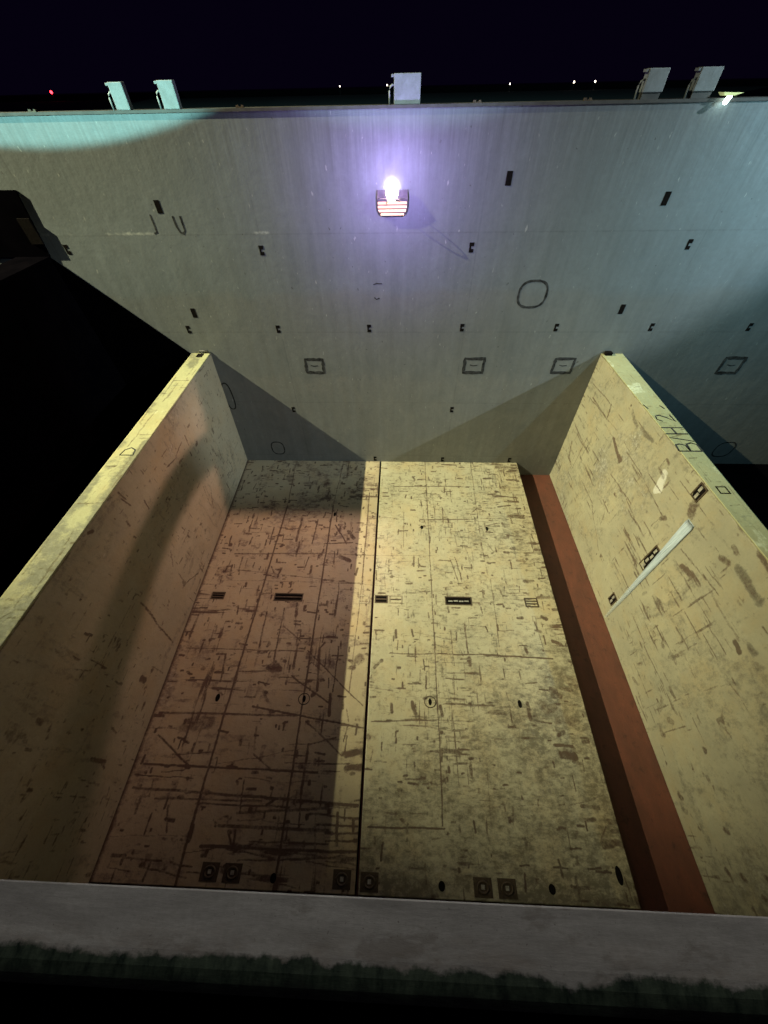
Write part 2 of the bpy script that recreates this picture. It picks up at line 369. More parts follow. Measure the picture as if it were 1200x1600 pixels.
def wear_plate(name, wear, pos, depth, mat, parent):
    halo(wear)
    nu, nv = wear.nu, wear.nv
    P = pos(wear.U, wear.V).reshape(-1, 3)
    n = nu * nv
    D = np.array(depth, float)
    idx = np.arange(n).reshape(nv, nu)
    q = np.stack([idx[:-1, :-1], idx[:-1, 1:], idx[1:, 1:], idx[1:, :-1]], -1).reshape(-1, 4)
    c = [idx[0, 0], idx[0, -1], idx[-1, -1], idx[-1, 0]]
    back = P[c] + D
    verts = np.vstack([P, back])
    loops = list(q.reshape(-1))
    starts = list(range(0, len(loops), 4))
    def poly(vs):
        starts.append(len(loops))
        loops.extend(int(v) for v in vs)
    poly([n + 3, n + 2, n + 1, n])
    poly([n, n + 1] + list(idx[0, ::-1]))
    poly([n + 1, n + 2] + list(idx[::-1, -1]))
    poly([n + 2, n + 3] + list(idx[-1, :]))
    poly([n + 3, n] + list(idx[:, 0]))
    me = bpy.data.meshes.new(name)
    me.vertices.add(len(verts))
    me.vertices.foreach_set('co', verts.astype(np.float32).reshape(-1))
    me.loops.add(len(loops))
    me.loops.foreach_set('vertex_index', np.array(loops, np.int32))
    me.polygons.add(len(starts))
    me.polygons.foreach_set('loop_start', np.array(starts, np.int32))
    me.update(calc_edges=True)
    at = me.color_attributes.new('wear', 'FLOAT_COLOR', 'POINT')
    col = np.ones((len(verts), 4), np.float32)
    col[:, :3] = 0
    for k in range(3):
        col[:n, k] = np.clip(wear.ch[k], 0, 1).reshape(-1)
    at.data.foreach_set('color', col.reshape(-1))
    me.materials.append(mat)
    o = bpy.data.objects.new(name, me)
    link(o, parent)
    if parent is not None:
        o.matrix_parent_inverse = Matrix.Translation(parent.location).inverted()
    return o

# ------------------------------------------------------------------ materials
def new_mat(name):
    m = bpy.data.materials.new(name)
    m.use_nodes = True
    nt = m.node_tree
    return m, nt, nt.nodes['Principled BSDF']

def nmix(nt, fac, a, b, blend='MIX'):
    x = nt.nodes.new('ShaderNodeMix')
    x.data_type = 'RGBA'
    x.blend_type = blend
    for sock, val in ((x.inputs['Factor'], fac), (x.inputs[6], a), (x.inputs[7], b)):
        if isinstance(val, (int, float)): sock.default_value = val
        elif isinstance(val, tuple): sock.default_value = (*val, 1)
        else: nt.links.new(val, sock)
    return x.outputs[2]

def nmath(nt, op, a, b=0.0, c=None, clamp=False):
    x = nt.nodes.new('ShaderNodeMath')
    x.operation = op
    x.use_clamp = clamp
    for k, val in enumerate((a, b, c)):
        if val is None: continue
        if isinstance(val, (int, float)): x.inputs[k].default_value = val
        else: nt.links.new(val, x.inputs[k])
    return x.outputs[0]

def ncoord(nt, scale=(1, 1, 1), rot=(0, 0, 0)):
    g = nt.nodes.new('ShaderNodeNewGeometry')
    mp = nt.nodes.new('ShaderNodeMapping')
    mp.inputs['Scale'].default_value = scale
    mp.inputs['Rotation'].default_value = rot
    nt.links.new(g.outputs['Position'], mp.inputs['Vector'])
    return mp.outputs[0]

def nnoise(nt, vec, scale, detail=5, rough=0.6, lo=0.35, hi=0.65, dist=0.0):
    t = nt.nodes.new('ShaderNodeTexNoise')
    t.inputs['Scale'].default_value = scale
    t.inputs['Detail'].default_value = detail
    t.inputs['Roughness'].default_value = rough
    t.inputs['Distortion'].default_value = dist
    nt.links.new(vec, t.inputs['Vector'])
    r = nt.nodes.new('ShaderNodeMapRange')
    r.inputs['From Min'].default_value = lo
    r.inputs['From Max'].default_value = hi
    nt.links.new(t.outputs['Fac'], r.inputs['Value'])
    return r.outputs[0]

def nbump(nt, b, height, strength=0.3, dist=0.02):
    x = nt.nodes.new('ShaderNodeBump')
    x.inputs['Strength'].default_value = strength
    x.inputs['Distance'].default_value = dist
    nt.links.new(height, x.inputs['Height'])
    nt.links.new(x.outputs[0], b.inputs['Normal'])

def worn_paint(name, paint, paint2, rust, rust2, grime, pale, rough=0.42, spec=0.5, dent=0.35):
    m, nt, b = new_mat(name)
    at = nt.nodes.new('ShaderNodeAttribute')
    at.attribute_name = 'wear'
    sp = nt.nodes.new('ShaderNodeSeparateColor')
    nt.links.new(at.outputs['Color'], sp.inputs[0])
    r_, g_, b_ = sp.outputs
    co = ncoord(nt)
    big = nnoise(nt, co, 0.45, 6, 0.62)
    mid = nnoise(nt, co, 2.6, 7, 0.68, 0.30, 0.70)
    fine = nnoise(nt, co, 15, 6, 0.72, 0.28, 0.72)
    spk = nnoise(nt, co, 30, 4, 0.7, 0.60, 0.74)
    # scrapes and stains are eaten into by fine noise so that their edges break up
    er = nmath(nt, 'MULTIPLY_ADD', nmath(nt, 'SUBTRACT', fine, 0.5), 0.85, nmath(nt, 'MULTIPLY', nmath(nt, 'SUBTRACT', mid, 0.5), 0.5))
    rr = nmath(nt, 'MULTIPLY', nmath(nt, 'SUBTRACT', nmath(nt, 'MULTIPLY_ADD', r_, 1.5, er), 0.36), 1.05, clamp=True)
    hf = nnoise(nt, ncoord(nt, (0.85, 1.25, 1.0)), 6.5, 10, 0.80, 0.32, 0.68)
    gg = nmath(nt, 'MULTIPLY', nmath(nt, 'SUBTRACT', nmath(nt, 'MULTIPLY_ADD', g_, 1.25, nmath(nt, 'MULTIPLY', nmath(nt, 'SUBTRACT', hf, 0.5), 1.35)), 0.42), 1.35, clamp=True)
    bb = nmath(nt, 'MULTIPLY', nmath(nt, 'SUBTRACT', nmath(nt, 'MULTIPLY_ADD', b_, 1.4, er), 0.34), 1.4, clamp=True)
    rr = nmath(nt, 'MULTIPLY', rr, nmath(nt, 'MULTIPLY', r_, 6.0, clamp=True))
    gg = nmath(nt, 'MULTIPLY', gg, nmath(nt, 'MULTIPLY', g_, 6.0, clamp=True))
    bb = nmath(nt, 'MULTIPLY', bb, nmath(nt, 'MULTIPLY', b_, 6.0, clamp=True))
    col = nmix(nt, big, paint, paint2)
    col = nmix(nt, nmath(nt, 'MULTIPLY', mid, 0.38), col, tuple(0.5 * p + 0.5 * g for p, g in zip(paint2, grime)))
    warm = nnoise(nt, ncoord(nt, (1, 1, 1), (0.3, 0.2, 0.5)), 0.9, 7, 0.7, 0.48, 0.72)
    col = nmix(nt, nmath(nt, 'MULTIPLY', warm, 0.55), col, tuple(p * k for p, k in zip(paint, (0.86, 0.70, 0.52))))
    col = nmix(nt, nmath(nt, 'MULTIPLY', fine, 0.28), col, tuple(0.55 * p + 0.45 * g for p, g in zip(paint2, grime)))
    col = nmix(nt, bb, col, pale)
    col = nmix(nt, nmath(nt, 'MULTIPLY', gg, 0.80), col, grime)
    col = nmix(nt, nmath(nt, 'MULTIPLY', spk, 0.35), col, rust2)
    rcol = nmix(nt, mid, rust, rust2)
    col = nmix(nt, nmath(nt, 'MULTIPLY', rr, 0.88), col, rcol)
    nt.links.new(col, b.inputs['Base Color'])
    ro = nmath(nt, 'MULTIPLY_ADD', fine, 0.20, rough)
    ro = nmath(nt, 'MULTIPLY_ADD', rr, 0.25, ro)
    nt.links.new(ro, b.inputs['Roughness'])
    b.inputs['Specular IOR Level'].default_value = spec
    h = nmath(nt, 'SUBTRACT', nmath(nt, 'MULTIPLY', big, 1.6), nmath(nt, 'MULTIPLY', rr, 0.22))
    h = nmath(nt, 'MULTIPLY_ADD', mid, 0.30, h)
    h = nmath(nt, 'MULTIPLY_ADD', fine, 0.07, h)
    nbump(nt, b, h, dent, 0.035)
    return m

def plain_mat(name, col, col2=None, scale=6, rough=0.55, metal=0.0, bump=0.15, stretch=(1, 1, 1)):
    m, nt, b = new_mat(name)
    n1 = nnoise(nt, ncoord(nt, stretch), scale, 6, 0.65, 0.32, 0.68)
    c2 = col2 or tuple(v * 0.6 for v in col)
    nt.links.new(nmix(nt, n1, col, c2), b.inputs['Base Color'])
    b.inputs['Roughness'].default_value = rough
    b.inputs['Metallic'].default_value = metal
    nbump(nt, b, n1, bump, 0.01)
    return m

def emit_mat(name, col, power):
    m, nt, b = new_mat(name)
    b.inputs['Base Color'].default_value = (*col, 1)
    b.inputs['Emission Color'].default_value = (*col, 1)
    b.inputs['Emission Strength'].default_value = power
    return m

M = {}
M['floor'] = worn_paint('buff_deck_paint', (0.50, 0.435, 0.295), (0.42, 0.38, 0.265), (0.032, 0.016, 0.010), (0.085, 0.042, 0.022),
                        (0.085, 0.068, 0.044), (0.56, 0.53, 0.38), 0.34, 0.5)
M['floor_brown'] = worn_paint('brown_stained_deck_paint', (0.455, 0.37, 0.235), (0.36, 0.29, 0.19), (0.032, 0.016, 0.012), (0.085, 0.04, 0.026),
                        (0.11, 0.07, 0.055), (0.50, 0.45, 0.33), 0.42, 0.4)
M['bulk'] = worn_paint('buff_bulkhead_paint', (0.40, 0.335, 0.235), (0.31, 0.262, 0.185), (0.045, 0.025, 0.018), (0.10, 0.055, 0.035),
                       (0.15, 0.12, 0.085), (0.55, 0.52, 0.45), 0.48, 0.4)
M['bulk_grey'] = worn_paint('olive_bulkhead_paint', (0.385, 0.345, 0.235), (0.285, 0.262, 0.19), (0.045, 0.028, 0.02), (0.10, 0.06, 0.04),
                       (0.13, 0.115, 0.085), (0.50, 0.48, 0.42), 0.48, 0.4)
M['cap'] = worn_paint('green_buff_cap_paint', (0.40, 0.375, 0.20), (0.34, 0.33, 0.18), (0.07, 0.055, 0.03), (0.12, 0.09, 0.05),
                      (0.12, 0.115, 0.075), (0.62, 0.62, 0.42), 0.55, 0.4)
M['dark_bulk'] = plain_mat('unlit_dark_steel', (0.0022, 0.0018, 0.0026), (0.0010, 0.0009, 0.0014), 1.5, 0.95)  # near-black: the unlit look of these panels is put into the colour
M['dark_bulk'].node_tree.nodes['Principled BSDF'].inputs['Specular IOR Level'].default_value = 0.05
M['black'] = plain_mat('black_marking_paint', (0.008, 0.0075, 0.008), (0.075, 0.075, 0.075), 7, 0.8)
M['hole'] = plain_mat('deep_shadowed_steel', (0.006, 0.005, 0.005), (0.012, 0.010, 0.009), 20, 0.8)  # recess shade is put into this colour; holes and sockets are flat plates
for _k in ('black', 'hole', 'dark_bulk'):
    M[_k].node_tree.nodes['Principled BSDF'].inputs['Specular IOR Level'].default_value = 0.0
M['socket'] = plain_mat('rusty_socket_steel', (0.10, 0.070, 0.042), (0.045, 0.028, 0.018), 18, 0.55, 0.3)
M['pale_socket'] = plain_mat('rubbed_socket_steel', (0.42, 0.38, 0.27), (0.18, 0.13, 0.08), 18, 0.5, 0.2)
M['bright'] = plain_mat('rubbed_bare_steel', (0.62, 0.60, 0.55), (0.30, 0.26, 0.2), 25, 0.35, 0.5)
M['post'] = plain_mat('pale_grey_post_paint', (0.20, 0.22, 0.23), (0.13, 0.14, 0.14), 5, 0.6)
M['rail'] = plain_mat('dark_coaming_rail', (0.06, 0.055, 0.05), (0.03, 0.026, 0.024), 4, 0.6)
M['lampbody'] = plain_mat('lamp_housing_alloy', (0.10, 0.085, 0.08), (0.06, 0.05, 0.05), 10, 0.5, 0.3)
M['quay'] = plain_mat('dark_quay_ground', (0.05, 0.042, 0.045), (0.03, 0.026, 0.028), 0.3, 0.9)
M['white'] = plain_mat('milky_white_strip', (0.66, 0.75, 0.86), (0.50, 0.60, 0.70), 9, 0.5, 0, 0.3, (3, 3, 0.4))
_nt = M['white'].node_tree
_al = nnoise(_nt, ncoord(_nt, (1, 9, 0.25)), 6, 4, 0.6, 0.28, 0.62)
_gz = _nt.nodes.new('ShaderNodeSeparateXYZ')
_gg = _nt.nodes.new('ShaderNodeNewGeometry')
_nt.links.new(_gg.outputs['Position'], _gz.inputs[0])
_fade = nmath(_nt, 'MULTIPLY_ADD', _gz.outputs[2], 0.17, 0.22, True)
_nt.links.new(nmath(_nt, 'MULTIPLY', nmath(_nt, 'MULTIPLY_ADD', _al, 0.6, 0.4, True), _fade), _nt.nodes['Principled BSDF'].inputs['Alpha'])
M['red_lamp'] = emit_mat('red_signal_glow', (1.0, 0.02, 0.03), 14)
M['dot_lamp'] = emit_mat('distant_lamp_glow', (1.0, 0.86, 0.66), 9)
M['lens'] = emit_mat('floodlight_lens_glow', (1.0, 0.93, 1.0), 60)
M['slat'] = emit_mat('self_glowing_slat', (1.0, 0.60, 0.30), 1.5)  # slats glow on their own in place of lamplight falling on them
M['cold_lens'] = emit_mat('cold_lamp_glow', (0.75, 1.0, 0.92), 16)
M['warm_shade'] = emit_mat('lamp_shade_glow', (0.72, 0.78, 0.36), 0.22)

def wall_mat():
    m, nt, b = new_mat('grey_hold_wall_paint')
    co = ncoord(nt)
    streak = nnoise(nt, ncoord(nt, (2.6, 1, 0.16)), 1.5, 6, 0.62, 0.35, 0.68)
    fstreak = nnoise(nt, ncoord(nt, (9, 1, 0.35)), 1.6, 5, 0.65, 0.38, 0.7)
    big = nnoise(nt, co, 0.33, 6, 0.65)
    mott = nnoise(nt, ncoord(nt, (1, 1, 0.7)), 1.7, 8, 0.72, 0.30, 0.70, 0.6)
    fine = nnoise(nt, co, 9, 6, 0.72, 0.3, 0.7)
    chip = nnoise(nt, ncoord(nt, (3, 1, 1.3)), 3.2, 3, 0.5, 0.69, 0.735)
    chip2 = nnoise(nt, ncoord(nt, (5, 1, 1.6), (0, 0.5, 0)), 2.6, 3, 0.5, 0.70, 0.73)
    spk = nnoise(nt, co, 7.5, 3, 0.5, 0.705, 0.745)
    sepx = nt.nodes.new('ShaderNodeSeparateXYZ')
    g = nt.nodes.new('ShaderNodeNewGeometry')
    nt.links.new(g.outputs['Position'], sepx.inputs[0])
    x, z = sepx.outputs[0], sepx.outputs[2]
    edge = nmath(nt, 'MULTIPLY_ADD', big, 0.35, z)
    low = nmath(nt, 'MULTIPLY', nmath(nt, 'SUBTRACT', 7.05, edge), 4.0, clamp=True)      # the lower coat of paint
    low2 = nmath(nt, 'MULTIPLY', nmath(nt, 'SUBTRACT', 4.4, nmath(nt, 'MULTIPLY_ADD', mott, 0.5, z)), 3.0, clamp=True)
    top = nmath(nt, 'MULTIPLY', nmath(nt, 'SUBTRACT', z, 8.4), 0.6, clamp=True)
    col = nmix(nt, big, (0.190, 0.212, 0.222), (0.146, 0.166, 0.174))
    col = nmix(nt, low, col, nmix(nt, big, (0.192, 0.196, 0.190), (0.150, 0.154, 0.150)))
    col = nmix(nt, nmath(nt, 'MULTIPLY', low2, 0.5), col, (0.225, 0.212, 0.190))
    col = nmix(nt, nmath(nt, 'MULTIPLY', mott, 0.62), col, (0.098, 0.106, 0.108))
    col = nmix(nt, nmath(nt, 'MULTIPLY', streak, 0.20), col, (0.30, 0.32, 0.34))
    col = nmix(nt, nmath(nt, 'MULTIPLY', nmath(nt, 'MULTIPLY', fstreak, top), 0.65), col, (0.095, 0.10, 0.10))
    col = nmix(nt, nmath(nt, 'MULTIPLY', fine, 0.38), col, (0.105, 0.108, 0.110))
    # weld seams of the plating, and a scraped one near z = 8.3 on the left
    def seams(v, pitch, off, wdt):
        t = nmath(nt, 'FRACT', nmath(nt, 'MULTIPLY', nmath(nt, 'ADD', nmath(nt, 'MULTIPLY_ADD', fine, 0.02, v), off), 1.0 / pitch))
        d_ = nmath(nt, 'ABSOLUTE', nmath(nt, 'SUBTRACT', t, 0.5))
        return nmath(nt, 'SUBTRACT', 1.0, nmath(nt, 'MULTIPLY', d_, pitch / wdt), clamp=True)
    sv = nmath(nt, 'MAXIMUM', seams(x, 5.98, 0.35, 0.03), seams(z, 2.62, 0.95, 0.025))
    col = nmix(nt, nmath(nt, 'MULTIPLY', nmath(nt, 'MULTIPLY', sv, mott), 0.5), col, (0.07, 0.068, 0.068))
    seam = nmath(nt, 'SUBTRACT', 1.0, nmath(nt, 'MULTIPLY', nmath(nt, 'ABSOLUTE', nmath(nt, 'SUBTRACT', nmath(nt, 'MULTIPLY_ADD', fine, 0.05, z), 8.27)), 22), clamp=True)
    brk = nnoise(nt, ncoord(nt, (1.1, 1, 1)), 0.9, 4, 0.7, 0.5, 0.62)
    side = nmath(nt, 'MULTIPLY', nmath(nt, 'SUBTRACT', 3.2, x), 2.0, clamp=True)
    col = nmix(nt, nmath(nt, 'MULTIPLY', nmath(nt, 'MULTIPLY', seam, brk), side), col, (0.42, 0.43, 0.40))
    col = nmix(nt, nmath(nt, 'MULTIPLY', chip, 0.6), col, (0.36, 0.36, 0.34))
    col = nmix(nt, nmath(nt, 'MULTIPLY', chip2, 0.6), col, (0.34, 0.33, 0.31))
    col = nmix(nt, nmath(nt, 'MULTIPLY', spk, 0.75), col, (0.05, 0.042, 0.04))
    nt.links.new(col, b.inputs['Base Color'])
    nt.links.new(nmath(nt, 'MULTIPLY_ADD', mott, 0.2, 0.42), b.inputs['Roughness'])
    h = nmath(nt, 'MULTIPLY_ADD', mott, 0.35, nmath(nt, 'MULTIPLY', big, 1.6))
    h = nmath(nt, 'MULTIPLY_ADD', fine, 0.08, h)
    nbump(nt, b, h, 0.11, 0.05)
    return m
M['wall'] = wall_mat()

def red_mat():
    m, nt, b = new_mat('red_oxide_tank_top')
    co = ncoord(nt)
    n1 = nnoise(nt, ncoord(nt, (1.4, 0.6, 1)), 1.5, 8, 0.7, 0.3, 0.7)
    n2 = nnoise(nt, co, 4, 8, 0.72, 0.57, 0.68)
    n3 = nnoise(nt, co, 22, 5, 0.7)
    col = nmix(nt, n1, (0.150, 0.044, 0.027), (0.070, 0.024, 0.017))
    col = nmix(nt, nmath(nt, 'MULTIPLY', n3, 0.6), col, (0.095, 0.036, 0.022))
    col = nmix(nt, nmath(nt, 'MULTIPLY', n2, 0.85), col, (0.05, 0.02, 0.014))
    nt.links.new(col, b.inputs['Base Color'])
    b.inputs['Roughness'].default_value = 0.6
    nbump(nt, b, n1, 0.3, 0.02)
    return m
M['red'] = red_mat()

def ledge_mat():
    m, nt, b = new_mat('chipped_grey_ledge_paint')
    co = ncoord(nt)
    g = nt.nodes.new('ShaderNodeNewGeometry')
    s = nt.nodes.new('ShaderNodeSeparateXYZ')
    nt.links.new(g.outputs['Position'], s.inputs[0])
    y = s.outputs[1]
    wobble = nnoise(nt, ncoord(nt, (1, 0.8, 1)), 11, 9, 0.6, 0.3, 0.7)
    wob2 = nnoise(nt, ncoord(nt, (1, 1.2, 1)), 45, 6, 0.7, 0.3, 0.7)
    lowf = nnoise(nt, ncoord(nt, (1, 0.3, 1)), 2.2, 4, 0.6, 0.3, 0.7)
    e = nmath(nt, 'MULTIPLY_ADD', wobble, 0.022, nmath(nt, 'MULTIPLY_ADD', lowf, 0.026, y))
    e = nmath(nt, 'MULTIPLY_ADD', wob2, 0.010, e)
    green = nmath(nt, 'MULTIPLY', nmath(nt, 'SUBTRACT', -12.360, e), 110, clamp=True)
    sm = nnoise(nt, ncoord(nt, (1, 5, 1), (0, 0, 0.12)), 3.2, 8, 0.72, 0.30, 0.70, 0.15)
    dirt = nnoise(nt, ncoord(nt, (1, 3.0, 1), (0, 0, -0.2)), 7, 6, 0.65, 0.45, 0.75)
    spk = nnoise(nt, co, 120, 3, 0.6, 0.66, 0.72)
    col = nmix(nt, sm, (0.33, 0.325, 0.315), (0.16, 0.155, 0.15))
    back = nmath(nt, 'MULTIPLY', nmath(nt, 'SUBTRACT', -12.30, e), 14, clamp=True)
    col = nmix(nt, nmath(nt, 'MULTIPLY', nmath(nt, 'MULTIPLY', dirt, back), 0.9), col, (0.15, 0.115, 0.085))
    col = nmix(nt, nmath(nt, 'MULTIPLY', spk, 0.7), col, (0.07, 0.055, 0.045))
    grit = nnoise(nt, co, 70, 6, 0.8, 0.3, 0.7)
    col = nmix(nt, nmath(nt, 'MULTIPLY', grit, 0.45), col, (0.13, 0.125, 0.12))
    patch = nnoise(nt, ncoord(nt, (1, 2, 1)), 3.5, 6, 0.7, 0.56, 0.62)
    col = nmix(nt, nmath(nt, 'MULTIPLY', patch, 0.5), col, (0.11, 0.095, 0.082))
    st = nnoise(nt, ncoord(nt, (1, 0.45, 0.45)), 22, 8, 0.75, 0.38, 0.68)
    gcol = nmix(nt, st, (0.006, 0.013, 0.009), (0.052, 0.072, 0.050))
    gpale = nnoise(nt, ncoord(nt, (1, 0.8, 1)), 45, 3, 0.6, 0.72, 0.78)
    gcol = nmix(nt, gpale, gcol, (0.20, 0.20, 0.13))
    blk = nmath(nt, 'MULTIPLY', nmath(nt, 'SUBTRACT', -12.395, e), 40, clamp=True)
    gcol = nmix(nt, blk, gcol, (0.008, 0.009, 0.008))
    col = nmix(nt, green, col, gcol)
    nt.links.new(col, b.inputs['Base Color'])
    b.inputs['Roughness'].default_value = 0.5
    nbump(nt, b, nmath(nt, 'MULTIPLY_ADD', green, -0.5, sm), 0.35, 0.003)
    return m
M['ledge'] = ledge_mat()

def water_mat():
    m, nt, b = new_mat('night_water')
    n = nnoise(nt, ncoord(nt, (1, 0.4, 1)), 0.25, 6, 0.6)
    nt.links.new(nmix(nt, n, (0.020, 0.016, 0.030), (0.034, 0.026, 0.046)), b.inputs['Base Color'])
    b.inputs['Roughness'].default_value = 0.35
    nbump(nt, b, n, 0.4, 0.3)
    return m
M['water'] = water_mat()
M['shore'] = plain_mat('dark_shore_earth', (0.05, 0.04, 0.05), (0.03, 0.025, 0.03), 0.02, 0.9)
M['deckdark'] = plain_mat('dark_oily_side_deck', (0.004, 0.004, 0.0035), (0.007, 0.0065, 0.005), 8, 0.9)
M['deckdark'].node_tree.nodes['Principled BSDF'].inputs['Specular IOR Level'].default_value = 0.05

HB = 4.889          # height of the two bulkheads
H = 10.474          # top of the far hold wall
ZR = -0.708         # red tank top under the deck panels

# ------------------------------------------------------------------ setting
def sheet(name, x0, x1, y0, y1, z, t, mat, label=None):
    bm = bmesh.new()
    add_box(bm, (x0, y0, z - t), (x1, y1, z))
    o = mesh_obj(name, bm, mat)
    tag(o, label, kind='structure')
    return o
sheet('water', -3000, 3000, 3.0, 5600, 5.2, 1.0, M['water'])
sheet('far_shore', -1500, 1500, 420, 520, 9.6, 5.0, M['shore'])
sheet('quay', -150, 170, 9.0, 115, 9.5, 1.0, M['quay'])
sheet('hold_floor', -14, 34, -13.45, -0.003, ZR, 0.2, M['red'])

# ------------------------------------------------------------------ far hold wall
wall = thing('hold_wall', (6.5, 0, ZR), 'tall grey painted steel wall across the far side of the hold, with black survey marks', 'wall')
bm = bmesh.new()
add_box(bm, (-14, 0, ZR - 0.2), (34, 0.32, H))
mesh_obj('wall_plate', bm, M['wall'], wall)
bm = bmesh.new()
add_box(bm, (-14, -0.03, H), (34, 0.55, H + 0.05))
mesh_obj('top_rail', bm, M['rail'], wall)
AXW = frame_axes('wall')
rng = random.Random(5)

def wall_socket(x, z, wd=0.15, hh=0.30, double=True):
    bm = bmesh.new()
    o = (x, 0, z)
    if double:
        pbox(bm, o, AXW, -wd * .55, wd * .5, 0.03, hh * .5, 0, 0.006)
        pbox(bm, o, AXW, -wd * .5, wd * .5, -hh * .5, -0.035, 0, 0.006)
        pbox(bm, o, AXW, -wd * .5, -wd * .1, -0.035, 0.03, 0, 0.0055)
    else:
        pbox(bm, o, AXW, -wd * .5, wd * .5, -hh * .5, hh * .5, 0, 0.006)
    mesh_obj('wall_socket', bm, M['hole'], wall)
for x, z in ((2.6, 7.84), (-0.43, 5.68), (2.56, 5.69), (5.54, 5.71), (8.53, 5.73), (11.51, 5.73), (14.47, 5.74), (17.47, 5.74),
             (8.47, 7.87), (14.31, 7.90), (2.44, 2.64), (8.59, 2.68), (5.55, 0.16), (8.5, 0.16), (11.4, 0.16), (-3.0, 7.9)):
    wall_socket(x, z, 0.12, 0.23)
for x, z in ((0.11, 8.82), (9.15, 9.28), (13.16, 8.86), (-0.04, 6.19), (13.3, 6.27)):
    wall_socket(x, z, 0.14, 0.27, False)

def square_mark(x0, x1, z0, z1):
    bm = bmesh.new()
    pts = []
    for (a, b) in (((x0, z0), (x1, z0)), ((x1, z0), (x1, z1)), ((x1, z1), (x0, z1)), ((x0, z1), (x0, z0))):
        for k in range(6):
            t = k / 6
            pts.append((a[0] + (b[0] - a[0]) * t + rng.uniform(-.008, .008), a[1] + (b[1] - a[1]) * t + rng.uniform(-.008, .008)))
    ribbon(bm, (0, 0, 0), AXW, pts, 0.105, 0, 0.004, True, rng)
    xm, zm = (x0 + x1) / 2, (z0 + z1) / 2
    ribbon(bm, (0, 0, 0), AXW, [(xm - .14, zm + .03), (xm - .02, zm), (xm + .12, zm + .02)], 0.03, 0, 0.004, False, rng)
    mesh_obj('square_mark', bm, M['black'], wall)
for a in ((3.25, 3.86, 4.18, 4.66), (8.79, 9.45, 4.20, 4.70), (11.85, 12.5, 4.20, 4.70), (17.45, 18.1, 4.21, 4.74)):
    square_mark(*a)

def oval_mark(x, z, rx, rz, wd=0.05):
    bm = bmesh.new()
    pts = []
    for k in range(40):
        t = k * 2 * math.pi / 40
        c, s = math.cos(t), math.sin(t)
        e = 0.75
        pts.append((x + rx * math.copysign(abs(c) ** e, c), z + rz * math.copysign(abs(s) ** e, s)))
    ribbon(bm, (0, 0, 0), AXW, pts, wd, 0, 0.004, True, rng)
    mesh_obj('oval_mark', bm, M['black'], wall)
oval_mark(10.48, 6.69, 0.41, 0.36, 0.065)
oval_mark(1.36, 0.70, 0.27, 0.33, 0.045)
oval_mark(20.0, 0.85, 0.36, 0.38, 0.05)
oval_mark(0.06, 3.2, 0.16, 0.55, 0.05)
bm = bmesh.new()
ribbon(bm, (0, 0, 0), AXW, [(5.72, 6.97), (5.82, 7.0), (5.98, 6.99)], 0.03, 0, 0.004, False, rng)
ribbon(bm, (0, 0, 0), AXW, [(5.74, 6.62), (5.8, 6.57), (5.9, 6.6)], 0.03, 0, 0.004, False, rng)
mesh_obj('chalk_mark', bm, M['black'], wall)
bm = bmesh.new()
ribbon(bm, (0, 0, 0), AXW, [(0.40, 8.62), (0.41, 8.40), (0.46, 8.27), (0.54, 8.24), (0.60, 8.30), (0.60, 8.62)], 0.05, 0, 0.004, False, rng)
mesh_obj('letter_mark', bm, M['black'], wall)
bm = bmesh.new()
ribbon(bm, (0, 0, 0), AXW, [(-0.20, 8.66), (-0.19, 8.42), (-0.20, 8.27), (-0.28, 8.25)], 0.045, 0, 0.004, False, rng)
mesh_obj('letter_mark', bm, M['black'], wall)
# ------------------------------------------------------------------ things on the far coaming
def coaming_post(x, wdt, hgt, dep, label, base=False, bend=0.0):
    t = thing('coaming_post', (x, 0.2, H + 0.05), label, 'post', 'pale posts standing on the far coaming')
    z0 = H + 0.05
    bm = bmesh.new()
    add_box(bm, (x - wdt / 2, 0.06, z0 + (0.10 if base else 0.0)), (x + wdt / 2, 0.06 + dep, z0 + hgt))
    mesh_obj('body', bm, M['post'], t, bevel=0.012)
    if base:
        bm = bmesh.new()
        add_box(bm, (x - wdt / 2 + .02, 0.09, z0), (x + wdt / 2 - .02, 0.04 + dep, z0 + 0.10))
        mesh_obj('base', bm, M['rail'], t)
    bm = bmesh.new()
    add_box(bm, (x - wdt / 2 - 0.06, 0.075, z0 + hgt - 0.055), (x - wdt / 2 - 0.002, 0.04 + dep, z0 + hgt - 0.01))
    mesh_obj('hinge_lug', bm, M['post'], t, bevel=0.006)
    bm = bmesh.new()
    xl = x - wdt / 2
    add_tube(bm, [(xl - 0.10, 0.12, z0), (xl - 0.105, 0.12, z0 + hgt * .45), (xl - 0.085, 0.12, z0 + hgt * .58), (xl - 0.045, 0.12, z0 + hgt * .64), (xl + .01, 0.12, z0 + hgt * .64)], 0.018, 8)
    mesh_obj('handrail', bm, M['post'], t, True)
    return t
coaming_post(0.13, 0.32, 0.42, 0.16, 'bright teal lit post on far coaming, leftmost, nearest the dark left corner')
coaming_post(1.26, 0.36, 0.43, 0.16, 'pale post on far coaming, second from left, its lower right corner warm coloured')
coaming_post(6.60, 0.58, 0.45, 0.22, 'wide grey post on far coaming standing right above the glaring floodlight')
coaming_post(11.9, 0.42, 0.44, 0.2, 'dim grey post on dark base on far coaming, left of the rightmost pair', True)
coaming_post(12.98, 0.44, 0.44, 0.2, 'dim grey post on dark base beside the small cold lamp on the far coaming', True)

